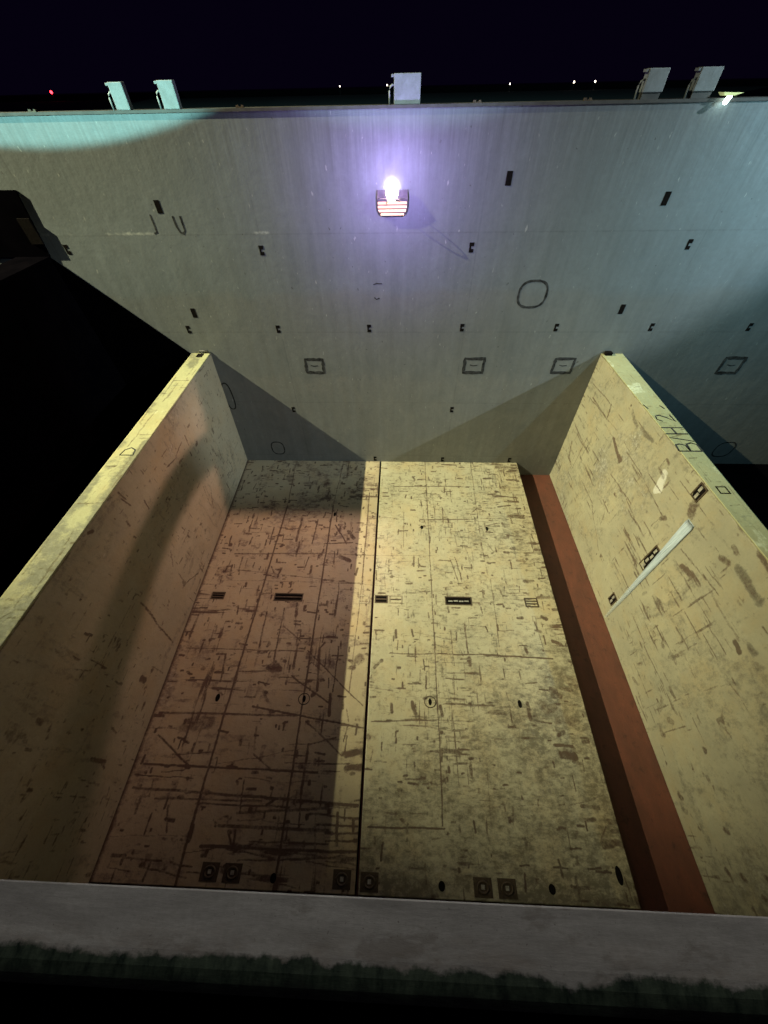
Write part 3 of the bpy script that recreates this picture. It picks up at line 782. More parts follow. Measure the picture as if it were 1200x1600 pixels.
def cleat(x, label):
    bm = bmesh.new()
    z0 = H + 0.05
    add_box(bm, (x - .09, -0.02, z0), (x + .09, 0.05, z0 + 0.02))
    add_box(bm, (x - .09, -0.005, z0 + 0.02), (x - .03, 0.035, z0 + 0.045))
    add_box(bm, (x + .03, -0.005, z0 + 0.02), (x + .08, 0.035, z0 + 0.045))
    o = mesh_obj('cleat', bm, M['socket'])
    tag(o, label, 'cleat', 'small cleats on the far coaming')
cleat(-1.98, 'small yellowish cleat on the far coaming, left of all the posts')
cleat(2.84, 'small cleat on the far coaming between the teal posts and the wide middle post')
cleat(8.15, 'small cleat on the far coaming just right of the wide middle post')
cleat(10.55, 'small upright cleat on the far coaming just left of the dim right posts')

# small cold work lamp on the coaming, right
wl_t = thing('work_lamp', (13.45, -0.05, H + 0.05), 'small cold white work lamp clamped on right end of far coaming', 'lamp')
bm = bmesh.new()
add_hexa(bm, [(13.36, -0.16, 10.56), (13.56, -0.16, 10.56), (13.56, 0.04, 10.56), (13.36, 0.04, 10.56)],
         [(13.32, -0.12, 10.61), (13.74, -0.12, 10.60), (13.74, 0.1, 10.60), (13.32, 0.1, 10.61)])
mesh_obj('shade', bm, M['warm_shade'], wl_t)
bm = bmesh.new()
add_tube(bm, [(13.5, -0.10, 10.555), (13.42, -0.15, 10.46)], 0.045, 10)
mesh_obj('lamp_tube', bm, M['cold_lens'], wl_t, True)
bm = bmesh.new()
add_box(bm, (13.5, 0.05, H + 0.05), (13.56, 0.1, 10.60))
mesh_obj('bracket', bm, M['rail'], wl_t)
spot('work_lamp_fill', (17.0, -4.2, 11.6), (18.0, 0.0, 3.5), 1250, (0.42, 0.86, 1.0), 165, 0.9, 0.05)  # stands in open air off the lamp, added to spread teal over the wall

# ------------------------------------------------------------------ the glaring floodlight hung on the wall
LX, LY, LZ = 6.28, -0.09, 9.03
fl = thing('floodlight', (LX, -0.05, 8.5), 'glaring white floodlight with barred housing hung on the grey wall', 'floodlight')
bm = bmesh.new()     # open tray: back plate, two cheeks, rounded bottom
prof = [(-0.40, 9.10), (-0.40, 8.95), (-0.40, 8.74), (-0.36, 8.64), (-0.26, 8.58), (0.26, 8.58), (0.36, 8.64), (0.40, 8.74), (0.40, 8.95), (0.40, 9.10)]
n = len(prof)
def lip(z): return -0.06 - 0.06 * min(1, (9.10 - z) / 0.14) + 0.05 * max(0, (8.94 - z) / 0.36)
fr = [bm.verts.new((LX + p[0], lip(p[1]), p[1])) for p in prof]
fo = [bm.verts.new((LX + p[0] * .94, lip(p[1]), p[1] if i in (0, n - 1) else p[1] + .02)) for i, p in enumerate(prof)]
bk = [bm.verts.new((LX + p[0], -0.03, p[1])) for p in prof]
bi = [bm.verts.new((LX + p[0] * .94, -0.05, p[1] if i in (0, n - 1) else p[1] + .02)) for i, p in enumerate(prof)]
for i in range(n - 1):
    bm.faces.new((fr[i], bk[i], bk[i + 1], fr[i + 1]))
    bm.faces.new((fo[i], fo[i + 1], bi[i + 1], bi[i]))
    bm.faces.new((fr[i], fr[i + 1], fo[i + 1], fo[i]))
bm.faces.new(bk)
bm.faces.new(bi[::-1])
bm.faces.new((fr[0], fo[0], bi[0], bk[0]))
bm.faces.new((fr[-1], bk[-1], bi[-1], fo[-1]))
mesh_obj('housing', bm, M['lampbody'], fl)
bm = bmesh.new()
add_box(bm, (LX - 0.40, -0.119, 8.925), (LX + 0.40, -0.05, 8.945))
mesh_obj('lip', bm, M['lampbody'], fl)
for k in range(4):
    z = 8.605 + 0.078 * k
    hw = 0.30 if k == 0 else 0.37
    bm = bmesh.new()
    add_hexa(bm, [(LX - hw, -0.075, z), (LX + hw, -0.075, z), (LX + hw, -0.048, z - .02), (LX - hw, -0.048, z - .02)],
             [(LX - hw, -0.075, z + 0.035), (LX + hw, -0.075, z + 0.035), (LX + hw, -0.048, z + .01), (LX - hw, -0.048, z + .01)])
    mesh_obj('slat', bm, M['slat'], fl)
bm = bmesh.new()
bmesh.ops.create_uvsphere(bm, u_segments=20, v_segments=12, radius=0.15)
for v in bm.verts:
    v.co = Vector((v.co.x * 1.0 + LX - .01, v.co.y * 0.2 - 0.05, v.co.z * 1.35 + 9.06))
mesh_obj('lens', bm, M['lens'], fl, True)
bm = bmesh.new()
add_box(bm, (LX - .12, -0.028, 8.66), (LX + .12, -0.002, 9.0))
mesh_obj('bracket', bm, M['rail'], fl)
bm = bmesh.new()     # round guard ring below the lamp
ax = Vector((0.10, -0.33, -0.94)).normalized()
ua = ax.cross(Vector((1, 0, 0))).normalized()
va = ax.cross(ua)
Pl = Vector((LX, LY, LZ))
ctr = Pl + ax * 0.158
add_tube(bm, [ctr + 0.18 * (math.cos(k * math.pi / 16) * ua + math.sin(k * math.pi / 16) * va) for k in range(32)], 0.011, 8, True)
mesh_obj('guard_ring', bm, M['lampbody'], fl, True)
# its own beam and spill: an outward hemisphere, cut off by the plane of its face
nrm = Vector((-0.1, -1.0, 0.0)).normalized()
spot('floodlight_beam', Pl, Pl + Vector((-0.44, -0.43, -0.79)), 3100, (1.0, 0.66, 0.52), 64, 1.0, 0.0035)
spot('floodlight_spill', Pl, Pl + nrm, 420, (1.0, 0.70, 0.60), 178, 0.25, 0.010)
spot('violet_wall_fill', (LX, -1.7, 9.25), (LX, 0.0, 9.25), 420, (0.50, 0.38, 1.0), 165, 0.5, 0.1)  # added unseen violet spot facing the wall, imitates glare round the lamp

# ------------------------------------------------------------------ deck panels of the hold floor
AXF = frame_axes('floor')
XS0, XS1 = 5.755, 5.825
def xl(y): return -0.185 - 0.0239 * y
def xr(y): return 11.756 + 0.01634 * y
Y0 = -13.32

def panel_sockets(p, kind):
    z = 0.0
    def lash(x, y, wd, hh, mat, inner=True, bars=1, beads=False):
        bm = bmesh.new()
        e = 0.035
        o = (x, y, z)
        pbox(bm, o, AXF, -wd/2, wd/2, -hh/2, -hh/2 + e, 0, 0.012)
        pbox(bm, o, AXF, -wd/2, wd/2, hh/2 - e, hh/2, 0, 0.012)
        pbox(bm, o, AXF, -wd/2, -wd/2 + e, -hh/2 + e, hh/2 - e, 0, 0.012)
        pbox(bm, o, AXF, wd/2 - e, wd/2, -hh/2 + e, hh/2 - e, 0, 0.012)
        f = mesh_obj('lashing_socket', bm, mat, p)
        if inner:
            bm = bmesh.new()
            pbox(bm, o, AXF, -wd/2 + e, wd/2 - e, -hh/2 + e, hh/2 - e, 0, 0.005)
            mesh_obj('pocket', bm, M['hole'], f)
        for k in range(bars):
            bm = bmesh.new()
            if beads:
                nb = 4
                for q in range(nb):
                    xx = -wd/2 + e + (q + .8) * (wd - 2*e) / (nb + .6)
                    pbox(bm, o, AXF, xx - .07, xx + .07, -0.04 + .01*(q % 2), 0.0 + .01*(q % 2), 0.005, 0.02)
            else:
                v = (k - (bars - 1) / 2) * 0.09
                pbox(bm, o, AXF, -wd/2 + e, wd/2 - e, v - .018, v + .018, 0.005, 0.016)
            mesh_obj('socket_bar', bm, M['bright'] if beads else M['socket'], f)
    def boss(x, y):
        bm = bmesh.new()
        pbox(bm, (x, y, 0), AXF, -.19, .19, -.15, .15, 0, 0.008)
        f = mesh_obj('stacking_socket', bm, M['socket'], p)
        bm = bmesh.new()
        add_tube(bm, [(x + .11 * math.cos(k * math.pi / 8), y + .09 * math.sin(k * math.pi / 8), 0.012) for k in range(16)], 0.022, 6, True)
        mesh_obj('socket_ring', bm, M['socket'], f, True)
        bm = bmesh.new()
        pbox(bm, (x, y, 0), AXF, -.035, .035, -.03, .04, 0.008, 0.02)
        mesh_obj('socket_pin', bm, M['bright'], f)
    def hole(x, y, wd=0.09, hh=0.17, ring=True):
        bm = bmesh.new()
        c = [(x + wd/2 * math.cos(k * math.pi / 8), y + hh/2 * math.sin(k * math.pi / 8)) for k in range(16)]
        add_hexa(bm, [(a, b, 0) for a, b in c], [(a, b, 0.005) for a, b in c])
        f = mesh_obj('lifting_hole', bm, M['hole'], p)
        if ring:
            bm = bmesh.new()
            add_tube(bm, [(x + .15 * math.cos(k * math.pi / 10), y + .14 * math.sin(k * math.pi / 10), 0.004) for k in range(20)], 0.012, 6, True)
            mesh_obj('rim', bm, M['socket'], f, True)
    if kind == 'left':
        lash(0.69, -6.66, .44, .26, M['socket'], True, 2)
        lash(3.03, -6.66, .95, .28, M['socket'], True, 1)
        lash(5.50, -6.68, .34, .30, M['pale_socket'], False, 0)
        hole(1.69, -9.71, .12, .2, False); hole(4.07, -9.67); hole(4.12, -3.1, .1, .2, False)
        boss(2.64, -13.08); boss(3.13, -13.08); boss(5.47, -13.1)
        hole(4.02, -13.13, .13, .16, False)
    else:
        lash(6.06, -6.66, .42, .28, M['socket'], True, 1)
        lash(6.53, -6.66, .42, .28, M['pale_socket'], False, 1)
        lash(8.55, -6.66, .86, .30, M['socket'], True, 1, True)
        lash(10.87, -6.66, .42, .32, M['socket'], False, 2)
        hole(7.49, -9.65); hole(9.89, -9.63, .1, .2, False); hole(7.48, -3.67, .12, .16, False); hole(9.91, -3.69, .1, .2, False)
        boss(6.05, -13.12); boss(8.41, -13.12); boss(8.91, -13.12)
        hole(7.56, -13.13, .14, .16, False); hole(9.83, -13.1, .14, .16, False); hole(11.28, -12.85, .13, .3, False)

def make_panel(kind):
    left = kind == 'left'
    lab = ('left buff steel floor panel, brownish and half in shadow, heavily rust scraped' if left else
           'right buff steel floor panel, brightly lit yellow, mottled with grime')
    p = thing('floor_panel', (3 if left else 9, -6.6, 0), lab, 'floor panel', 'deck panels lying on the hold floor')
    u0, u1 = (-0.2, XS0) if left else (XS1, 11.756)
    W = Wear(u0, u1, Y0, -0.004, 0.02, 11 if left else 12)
    U, V = W.U, W.V
    for a in FLOOR_STROKES:
        s = 1.0 if left else 0.92
        L_ = math.hypot(a[2] - a[0], a[3] - a[1])
        W.stroke((a[0], a[1]), (a[2], a[3]), a[4] * (0.9 if L_ > 1.5 else 1.0), min(1, a[5] * s * (1.1 if L_ > 1.5 else 1)), 0, 0.4 if L_ > 1.5 else 0.55, 0.04 if L_ > 1.5 else 0.07)
    near = lambda v: np.clip((-v - 7.5) / 5, 0, 1)
    if left:
        W.dashes(420, .05, .36, .03, .07, .4, .95, 0.5)
        W.dashes(40, .25, 1.3, .02, .03, .25, .5, 0.55)
        W.dashes(150, .02, .10, .04, .10, .5, .95, 0.5)
        W.dashes(170, .05, .35, .03, .07, .45, .95, 0.5, 0, lambda u, v: float(v > -8.5))
        W.dashes(26, .15, .7, .15, .3, .35, .65, 0.3, 1)
        W.scrapes(1.0, 0.745, 0, 7)
        W.scrapes(1.0, 0.66, 1, 4, 3.0, .5, .6)
        W.dashes(60, .1, .6, .12, .30, .25, .55, 0.5, 1)
        W.dashes(34, .5, 2.6, .02, .045, .45, .8, 0.02, 0, lambda u, v: float(v < -11.0))
        W.ch[1] = np.maximum(W.ch[1], np.clip((-V - 10.3) / 2.6, 0, 1) * np.clip(W.big * .8 + W.small * .5 - .22, 0, 1) * .85)  # near-end grime, partly darkening added where the light fades
        W.ch[1] = np.maximum(W.ch[1], np.clip((W.mid * .55 + W.big * .6 - 0.56) * 3.6, 0, 0.7))
        W.ch[0] = np.maximum(W.ch[0], np.clip((W.fine * .6 + W.small * .5 - 0.715) * 7, 0, .8))
        far = np.clip(1 - np.abs(V + 2.2) / 2.8, 0, 1)
        W.ch[0] = np.maximum(W.ch[0], np.clip((W.fine * .45 + W.mid * .55 + far * .13 - 0.66) * 5, 0, .8))
        e = np.clip(1.3 - (U - u0) / 0.10, 0, 1)
        W.ch[0] = np.maximum(W.ch[0], e * .9)
    else:
        W.dashes(330, .05, .34, .025, .055, .4, .95, 0.45)
        W.dashes(160, .05, .3, .03, .06, .5, 1.0, 0.45, 0, lambda u, v: float(v > -8))
        W.dashes(50, .3, 1.4, .018, .028, .25, .6, 0.5)
        W.dashes(60, .02, .09, .04, .08, .5, .95, 0.5)
        W.scrapes(1.0, 0.735, 0, 7, 5, .22, .8, .45)
        W.scrapes(.8, 0.64, 1, 5, 2.2, .12, .75, .4)
        W.dashes(70, .12, .5, .05, .14, .35, .75, 0.02, 0, lambda u, v: float(u > 10.4))
        g = .29 + .30 * near(V) + (W.mid - .5) * .75 + (W.big - .5) * .6 + (W.small - .5) * .35 + np.clip((U - 8.0) / 14, 0, .2)
        W.ch[1] = np.maximum(W.ch[1], np.clip(g, 0, .85))
        W.ch[0] = np.maximum(W.ch[0], np.clip((W.fine * .6 + W.small * .5 - 0.715) * 7, 0, .8))
        cor = np.clip((-V - 9.8) / 2.6, 0, 1) * np.clip((U - 7.6) / 3.2, 0, 1)
        W.ch[1] = np.maximum(W.ch[1], np.clip(cor * .85 * (.3 + .9 * W.small), 0, .85))
        end = np.clip((-V - 12.55) / .5, 0, 1) * np.clip(W.mid * 1.6, 0, 1)
        W.ch[1] = np.maximum(W.ch[1], end * .95)
        top = np.clip(1 + V / .7, 0, 1) * np.clip(W.mid * 2.2 - .4, 0, 1)
        W.ch[1] = np.maximum(W.ch[1], top * .7)
        e = np.clip(1 - (11.756 - U) / 0.35, 0, 1) * np.clip(W.mid * 2.4 - .7, 0, 1)
        W.ch[1] = np.maximum(W.ch[1], e * .8)
    W.ch[2] = np.clip((W.mid * .5 + W.big * .6 - 0.60) * 2.5, 0, .6) * (1 - W.ch[0])
    def pos(U, V):
        if left:
            t = (U - u0) / (u1 - u0)
            X = xl(V) * (1 - t) + XS0 * t
        else:
            t = (U - u0) / (u1 - u0)
            X = XS1 * (1 - t) + xr(V) * t
        return np.stack([X, V, np.zeros_like(U)], -1)
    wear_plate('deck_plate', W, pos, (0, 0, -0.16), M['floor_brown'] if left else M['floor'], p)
    bm = bmesh.new()      # the panel's box girders below its plate
    for yy in (-13.1, -9.0, -4.5, -0.4):
        a, b = (u0 + .35, XS0 - .06) if left else (XS1 + .06, 11.35)
        add_box(bm, (a, yy - .12, ZR + .002), (b, yy + .12, -0.163))
    mesh_obj('girder', bm, M['dark_bulk'], p)
    bm = bmesh.new()
    if left: add_hexa(bm, [(5.70, Y0 + .02, ZR + .002), (5.745, Y0 + .02, ZR + .002), (5.745, -.01, ZR + .002), (5.70, -.01, ZR + .002)],
                      [(5.70, Y0 + .02, -.163), (5.745, Y0 + .02, -.163), (5.745, -.01, -.163), (5.70, -.01, -.163)])
    else:
        a, b = xr(Y0) - .03, xr(0) - .03
        add_hexa(bm, [(a - .05, Y0 + .02, ZR + .002), (a, Y0 + .02, ZR + .002), (b, -.01, ZR + .002), (b - .05, -.01, ZR + .002)],
                 [(a - .05, Y0 + .02, -.163), (a, Y0 + .02, -.163), (b, -.01, -.163), (b - .05, -.01, -.163)])
    mesh_obj('side_girder', bm, M['dark_bulk'], p)
    panel_sockets(p, kind)
    return p
make_panel('left')
make_panel('right')
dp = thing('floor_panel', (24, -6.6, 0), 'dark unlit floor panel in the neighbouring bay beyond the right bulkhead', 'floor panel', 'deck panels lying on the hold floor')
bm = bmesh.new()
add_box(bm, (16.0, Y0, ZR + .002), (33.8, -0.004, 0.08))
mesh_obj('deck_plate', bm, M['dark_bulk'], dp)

# ------------------------------------------------------------------ the two buff bulkheads
def strokes_letters(bm, o, ax, glyph, sx, sz, wd):
    for line in glyph:
        ribbon(bm, o, ax, [(a * sx, b * sz) for a, b in line], wd, 0, 0.004, False, rng)

YN = -13.40
# left one: worn face looks right, cap on top
lb = thing('bulkhead', (-0.3, -6.7, ZR), 'left upright buff bulkhead panel, brown lit face with a curved shadow band', 'bulkhead', 'upright panels that divide the hold')
W = Wear(-0.004, 13.40, -0.70, HB - .03, 0.03, 21)     # u = -y
for a in LEFT_STROKES:
    W.stroke((-a[0], a[1]), (-a[2], a[3]), a[4], a[5], 0, 0.5, 0.08)
W.dashes(130, .03, .22, .02, .04, .35, .9, 0.35)
W.scrapes(1.0, 0.755, 0, 7, 2.4, .16, .8, .5)
W.scrapes(1.1, 0.62, 1, 3.5, 1.6, .7, .6, .5)
for _z in (1.25, 2.5, 3.7): W.stroke((0, _z), (13.4, _z + .02), .02, .35, 0, .9, .02)
W.dashes(26, .3, .9, .02, .035, .3, .7, 0.5)
W.dashes(70, .01, .05, .03, .06, .5, 1.0, 0.5)
W.ch[1] = np.maximum(W.ch[1], np.clip((W.mid * .5 + W.big * .65 - .55) * 2.8, 0, .7))
W.ch[0] = np.maximum(W.ch[0], np.clip((W.fine * .6 + W.small * .5 - 0.725) * 7, 0, .75))
W.ch[1] = np.maximum(W.ch[1], np.clip((W.fine * .5 + W.mid * .6 - .68) * 5, 0, .5))
W.ch[0] = np.maximum(W.ch[0], np.clip(1 - (HB - .03 - W.V) / .06, 0, 1) * np.clip(W.mid * 2 - .4, 0, 1))
W.ch[2] = np.clip((W.mid * .5 + W.big * .6 - 0.60) * 2.5, 0, .5) * (1 - W.ch[0])
def pos_l(U, V):
    t = np.clip(V / HB, 0, 1)
    return np.stack([np.where(V < 0, xl(-U), xl(-U) * (1 - t)) - .003, -U, V], -1)
wear_plate('face_plate', W, pos_l, (-0.20, 0, 0), M['bulk'], lb)
bm = bmesh.new()
add_box(bm, (-0.645, YN, ZR + .001), (-0.395, -0.004, HB - .035))
mesh_obj('back_plate', bm, M['bulk'], lb)
W = Wear(-0.655, 0.0, YN, -0.004, 0.03, 22)
W.dashes(60, .15, .6, .02, .05, .3, .8, 0.02)
W.dashes(50, .3, 1.6, .02, .05, .25, .6, 0.97)
gr = np.clip((W.big * .75 + W.mid * .55 + np.clip((-W.V - 4.5) / 12, 0, .14) - .66) * 5.5, 0, .95)
W.ch[1] = gr
W.ch[2] = np.clip((W.mid * .9 - .50) * 5, 0, 1) * (1 - W.ch[1]) * .9
def pos_c(U, V): return np.stack([U, V, np.full_like(U, HB)], -1)
wear_plate('cap_plate', W, pos_c, (0, 0, -0.03), M['cap'], lb)
AXC = (Vector((0, 1, 0)), Vector((-1, 0, 0)), Vector((0, 0, 1)))      # writing that runs away from the viewer
D_ = [[(0, 0), (0, 1)], [(0, 1), (.6, .9), (.85, .5), (.6, .1), (0, 0)]]
bm = bmesh.new()
strokes_letters(bm, (-0.12, -5.36, HB), AXC, D_, 0.34, 0.34, 0.035)
mesh_obj('painted_letter', bm, M['black'], lb)
bm = bmesh.new()
add_box(bm, (-0.42, -0.30, HB), (-0.20, -0.05, HB + .006))
f = mesh_obj('lifting_hole', bm, M['hole'], lb)
bm = bmesh.new()
add_tube(bm, [(-0.34, -.03, HB + .02), (-0.34, -.03, HB + .09), (-0.05, -.03, HB + .09), (-0.05, -.03, HB + .02)], 0.02, 6)
mesh_obj('lifting_lug', bm, M['rail'], lb, True)

# right one: worn face looks left
rb = thing('bulkhead', (13.7, -6.7, ZR), 'right upright buff bulkhead panel lettered BH 2, bright yellow lit face', 'bulkhead', 'upright panels that divide the hold')
def xrt(y): return 13.4 - 0.126 - 0.032 * y
W = Wear(YN, -0.004, ZR + .001, HB - .03, 0.03, 31)     # u = y
for a in RIGHT_STROKES:
    W.stroke((a[0], a[1]), (a[2], a[3]), a[4], a[5], 0 if a[4] < .15 else 1, 0.5, 0.08)
    if a[4] >= .15: W.stroke((a[0], a[1]), (a[2], a[3]), a[4] * .7, a[5] * .55, 0, 0.7, 0.14)
W.dashes(50, .05, .35, .02, .045, .25, .7, 0.12)
W.scrapes(1.0, 0.765, 0, 7, 4, .2, .8, .25)
W.scrapes(1.1, 0.63, 1, 3.5, 1.6, .7, .6, .4)
for _z in (.75, 1.9, 2.75, 3.45): W.stroke((-13.4, _z), (0, _z + .02), .02, .4, 0, .9, .02)
W.dashes(25, .4, 1.6, .015, .03, .25, .6, 0.03)
W.dashes(50, .01, .06, .03, .07, .4, .9, 0.5)
W.dashes(14, .08, .25, .08, .14, .3, .6, 0.4, 1)
W.ch[1] = np.maximum(W.ch[1], np.clip((W.mid * .5 + W.big * .65 - .53) * 2.8 + np.clip((-W.U - 8) / 12, 0, .2), 0, .75))
W.ch[0] = np.maximum(W.ch[0], np.clip(1 - (HB - .03 - W.V) / .05, 0, 1) * np.clip(W.mid * 2 - .5, 0, .8))
W.ch[0] = np.maximum(W.ch[0], np.clip((W.fine * .6 + W.small * .5 - 0.73) * 7, 0, .7))
W.ch[1] = np.maximum(W.ch[1], np.clip((W.fine * .5 + W.mid * .6 - .70) * 5, 0, .5))
W.ch[2] = np.clip((W.mid * .5 + W.big * .6 - 0.60) * 2.5, 0, .5) * (1 - W.ch[0])
W.stroke((-5.05, 4.1), (-5.25, 3.75), .20, .9, 2, .3, .15)
W.stroke((-6.3, 4.35), (-6.42, 4.08), .22, .55, 0, .6, .15)
def pos_r(U, V):
    t = np.clip(V / HB, 0, 1)
    return np.stack([np.where(V < 0, 13.4, 13.4 * (1 - t) + xrt(U) * t) + .003, U, V], -1)
wear_plate('face_plate', W, pos_r, (0.10, 0, 0), M['bulk_grey'], rb)
bm = bmesh.new()
add_box(bm, (13.82, YN, ZR + .001), (13.97, -0.004, HB - .035))
mesh_obj('back_plate', bm, M['bulk'], rb)
W = Wear(0.0, 1.0, YN, -0.004, 0.03, 32)
W.dashes(90, .15, .6, .02, .04, .3, .7, 0.02)
W.dashes(40, .2, 1.0, .02, .03, .25, .6, 0.97)
W.ch[1] = np.clip((W.big * .5 + W.mid * .5 - .58) * 3, 0, .55)
W.ch[2] = np.clip((W.mid - .58) * 4, 0, .5) * (1 - W.ch[1])
def pos_rc(U, V):
    return np.stack([xrt(V) * (1 - U) + 13.98 * U, V, np.full_like(U, HB)], -1)
wear_plate('cap_plate', W, pos_rc, (0, 0, -0.03), M['cap'], rb)
B_ = [[(0, 0), (0, 1)], [(0, 1), (.75, .95), (.85, .75), (.7, .55), (.05, .5)], [(.05, .5), (.85, .45), (1, .22), (.8, .02), (0, 0)]]
S_ = [[(0, -.02), (.3, 1.0)]]
H_ = [[(0, 0), (0, 1)], [(1, 0), (1, 1)], [(0, .5), (1, .55)]]
T_ = [[(0, .75), (.25, 1), (.7, .95), (.8, .7), (.5, .35), (0, 0), (.9, .05)]]
for gl, y0, sx, x0, sz in ((B_, -5.0, .32, 13.97, .56), (S_, -4.62, .5, 13.97, .55), (H_, -4.32, .26, 13.96, .56), (T_, -3.78, .34, 13.90, .44)):
    bm = bmesh.new()
    strokes_letters(bm, (x0, y0, HB), AXC, gl, sx, sz, 0.045)
    mesh_obj('painted_letter', bm, M['black'], rb)
for gl in ([(0, 0), (.16, .06)], [(0, .44), (.20, .50)]):
    bm = bmesh.new()
    strokes_letters(bm, (13.88, -3.2, HB), AXC, [gl], 1, 1, 0.045)
    mesh_obj('painted_mark', bm, M['black'], rb)

def bulk_socket(y, z, L, bars=2):
    xx = 13.4 + (xrt(y) - 13.4) * max(0, z) / HB
    axr = frame_axes('right')
    o = (xx + .003, y, z)
    wd = .28
    e = .035
    bm = bmesh.new()
    pbox(bm, o, axr, -wd/2, wd/2, -L/2, -L/2 + e, 0, .012)
    pbox(bm, o, axr, -wd/2, wd/2, L/2 - e, L/2, 0, .012)
    pbox(bm, o, axr, -wd/2, -wd/2 + e, -L/2 + e, L/2 - e, 0, .012)
    pbox(bm, o, axr, wd/2 - e, wd/2, -L/2 + e, L/2 - e, 0, .012)
    f = mesh_obj('lashing_socket', bm, M['socket'], rb)
    bm = bmesh.new()
    pbox(bm, o, axr, -wd/2 + e, wd/2 - e, -L/2 + e, L/2 - e, 0, .005)
    mesh_obj('pocket', bm, M['hole'], f)
    bm = bmesh.new()
    k = max(2, int(L / .2))
    for i in range(k):
        v = -L/2 + e + (i + .5) * (L - 2*e) / k
        pbox(bm, o, axr, -.05 + .03 * (i % 2), .02 + .03 * (i % 2), v - .07, v + .07, .005, .02)
    mesh_obj('socket_bar', bm, M['bright'], f)
bulk_socket(-6.14, 4.62, .42)
bulk_socket(-6.45, 2.33, .90)
bulk_socket(-6.55, 0.14, .42)
bm = bmesh.new()
ribbon(bm, (13.62, -6.42, HB), (Vector((1, 0, 0)), Vector((0, 1, 0)), Vector((0, 0, 1))), [(0, 0), (.20, 0), (.20, .2), (0, .2)], 0.04, 0, .005, True)
mesh_obj('lashing_socket', bm, M['hole'], rb)
bm = bmesh.new()
add_box(bm, (13.36, -0.16, HB), (13.56, -0.02, HB + .10))
mesh_obj('lifting_lug', bm, M['hole'], rb)

# the white strip that hangs down the right bulkhead
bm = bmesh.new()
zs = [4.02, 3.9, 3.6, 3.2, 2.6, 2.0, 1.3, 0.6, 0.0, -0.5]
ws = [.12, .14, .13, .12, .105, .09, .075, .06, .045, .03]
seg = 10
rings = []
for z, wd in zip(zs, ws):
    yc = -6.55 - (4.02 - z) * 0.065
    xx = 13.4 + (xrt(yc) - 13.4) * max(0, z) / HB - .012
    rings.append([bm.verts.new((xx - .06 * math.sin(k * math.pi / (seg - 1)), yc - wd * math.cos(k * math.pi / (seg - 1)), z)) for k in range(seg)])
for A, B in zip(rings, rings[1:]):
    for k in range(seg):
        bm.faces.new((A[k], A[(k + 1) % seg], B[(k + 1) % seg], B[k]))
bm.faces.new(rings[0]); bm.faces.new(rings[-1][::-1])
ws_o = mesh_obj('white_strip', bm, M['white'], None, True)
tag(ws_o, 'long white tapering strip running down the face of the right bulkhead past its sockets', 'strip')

# ------------------------------------------------------------------ tall dark bulkhead at the far left
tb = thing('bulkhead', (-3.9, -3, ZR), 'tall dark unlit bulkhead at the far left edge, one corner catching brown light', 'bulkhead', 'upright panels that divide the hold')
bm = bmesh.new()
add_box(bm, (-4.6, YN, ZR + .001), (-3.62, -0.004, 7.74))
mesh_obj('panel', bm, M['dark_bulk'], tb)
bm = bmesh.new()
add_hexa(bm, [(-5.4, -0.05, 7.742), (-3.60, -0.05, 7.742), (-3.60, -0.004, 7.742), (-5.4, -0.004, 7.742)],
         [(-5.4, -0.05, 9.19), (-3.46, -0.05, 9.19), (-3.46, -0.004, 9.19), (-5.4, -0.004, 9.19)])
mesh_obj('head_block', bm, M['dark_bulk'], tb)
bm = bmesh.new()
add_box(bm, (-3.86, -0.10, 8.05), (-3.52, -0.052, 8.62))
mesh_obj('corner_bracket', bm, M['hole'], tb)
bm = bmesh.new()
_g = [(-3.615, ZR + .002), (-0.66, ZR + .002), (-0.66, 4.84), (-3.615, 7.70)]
add_hexa(bm, [(a, -0.05, c) for a, c in _g], [(a, -0.006, c) for a, c in _g])  # added black plate in the shape of the bulkhead's cast shadow
mesh_obj('shadow_plate', bm, M['dark_bulk'], tb)

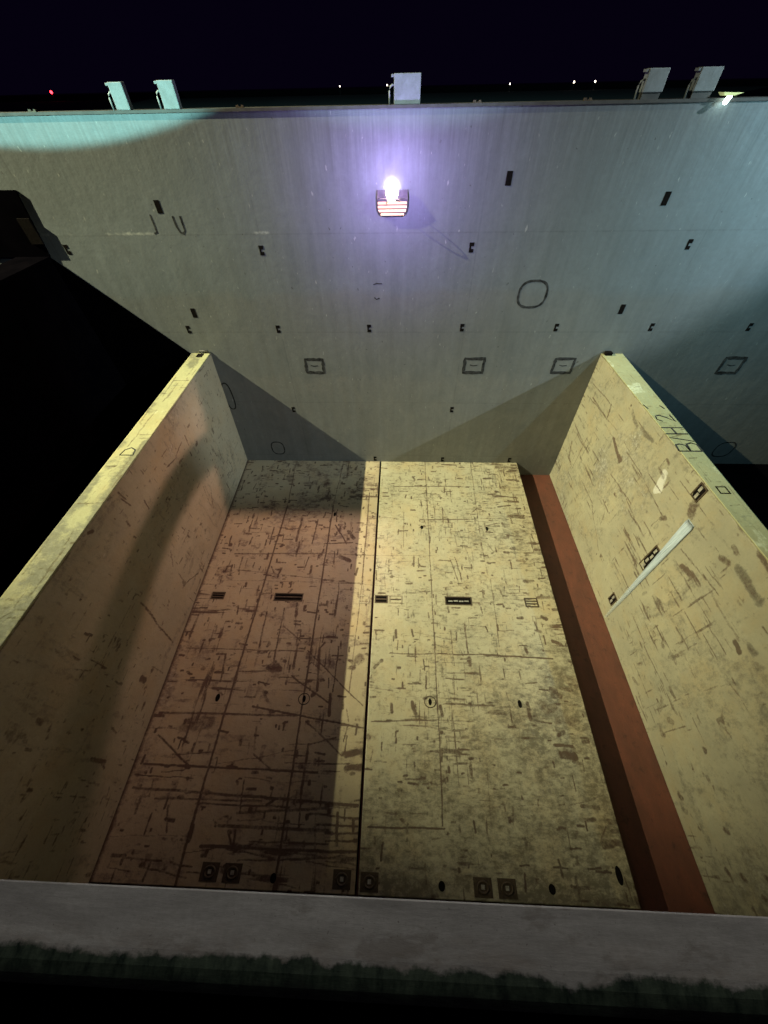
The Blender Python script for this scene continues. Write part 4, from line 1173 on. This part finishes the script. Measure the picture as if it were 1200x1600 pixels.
# ------------------------------------------------------------------ near coaming with the ledge under the lens
nc = thing('coaming', (6.5, -12.34, 9.5), 'near coaming ledge of chipped grey paint with a ragged dark green outer edge', 'coaming')
bm = bmesh.new()
prof = [(-12.31, 9.468), (-12.284, 9.498), (-12.287, 9.500), (-12.384, 9.500), (-12.41, 9.497), (-12.432, 9.488), (-12.450, 9.474), (-12.458, 9.44), (-12.458, 9.36), (-12.40, 9.36)]
xs = np.linspace(-14, 34, 49)
rows = [[bm.verts.new((float(x), p[0], p[1])) for p in prof] for x in xs]
for A, B in zip(rows, rows[1:]):
    for k in range(len(prof)):
        j = (k + 1) % len(prof)
        bm.faces.new((A[k], A[j], B[j], B[k]))
bm.faces.new(rows[0][::-1]); bm.faces.new(rows[-1])
mesh_obj('ledge', bm, M['ledge'], nc)
bm = bmesh.new()
add_hexa(bm, [(-14, -12.46, 9.36), (-14, -12.41, 9.34), (-14, -13.42, 8.45), (-14, -13.46, 8.5)],
         [(34, -12.46, 9.36), (34, -12.41, 9.34), (34, -13.42, 8.45), (34, -13.46, 8.5)])
mesh_obj('web_plate', bm, M['deckdark'], nc)
bm = bmesh.new()
add_box(bm, (-14, -13.7, ZR - .2), (34, -13.47, 8.5))
mesh_obj('wall_plate', bm, M['wall'], nc)
bm = bmesh.new()
add_box(bm, (-14, -15.5, 9.02), (34, -12.47, 9.08))
o = mesh_obj('side_deck', bm, M['deckdark'])
tag(o, kind='structure')

# ------------------------------------------------------------------ lamps far off over the water
def far_lamp(X400, z, mat, label, r, grp='lamps far off in the dark'):
    k = (118 + 12.138) / 412.138
    x = 6.483 + (X400 - 6.483) * k
    zz = 10.808 + (z - 10.808) * k
    t = thing('distant_lamp', (x, 118, 5.2), label, 'lamp', grp)
    bm = bmesh.new()
    add_tube(bm, [(x, 118, 5.2), (x, 118, zz - r)], 0.05, 6)
    mesh_obj('mast', bm, M['shore'], t)
    bm = bmesh.new()
    bmesh.ops.create_icosphere(bm, subdivisions=2, radius=r * .72)
    bmesh.ops.translate(bm, verts=bm.verts[:], vec=(x, 118, zz))
    mesh_obj('lamp_globe', bm, mat, t, True)
far_lamp(-258.9, 11.1, M['red_lamp'], 'tiny red lamp far off in the dark at upper left', .38)
far_lamp(-39.4, 10.8, M['dot_lamp'], 'tiny white lamp in the far dark, left of the wide middle post', .16)
far_lamp(-4.4, 10.9, M['dot_lamp'], 'tiny white lamp in the far dark touching the left side of the wide middle post', .18)
far_lamp(85.2, 10.2, M['dot_lamp'], 'tiny white lamp in the far dark, first one right of the wide middle post', .18)
far_lamp(131.1, 10.4, M['dot_lamp'], 'tiny white lamp in the far dark, left one of a close pair right of middle', .24)
far_lamp(146.1, 10.5, M['dot_lamp'], 'tiny white lamp in the far dark, right one of a close pair right of middle', .22)
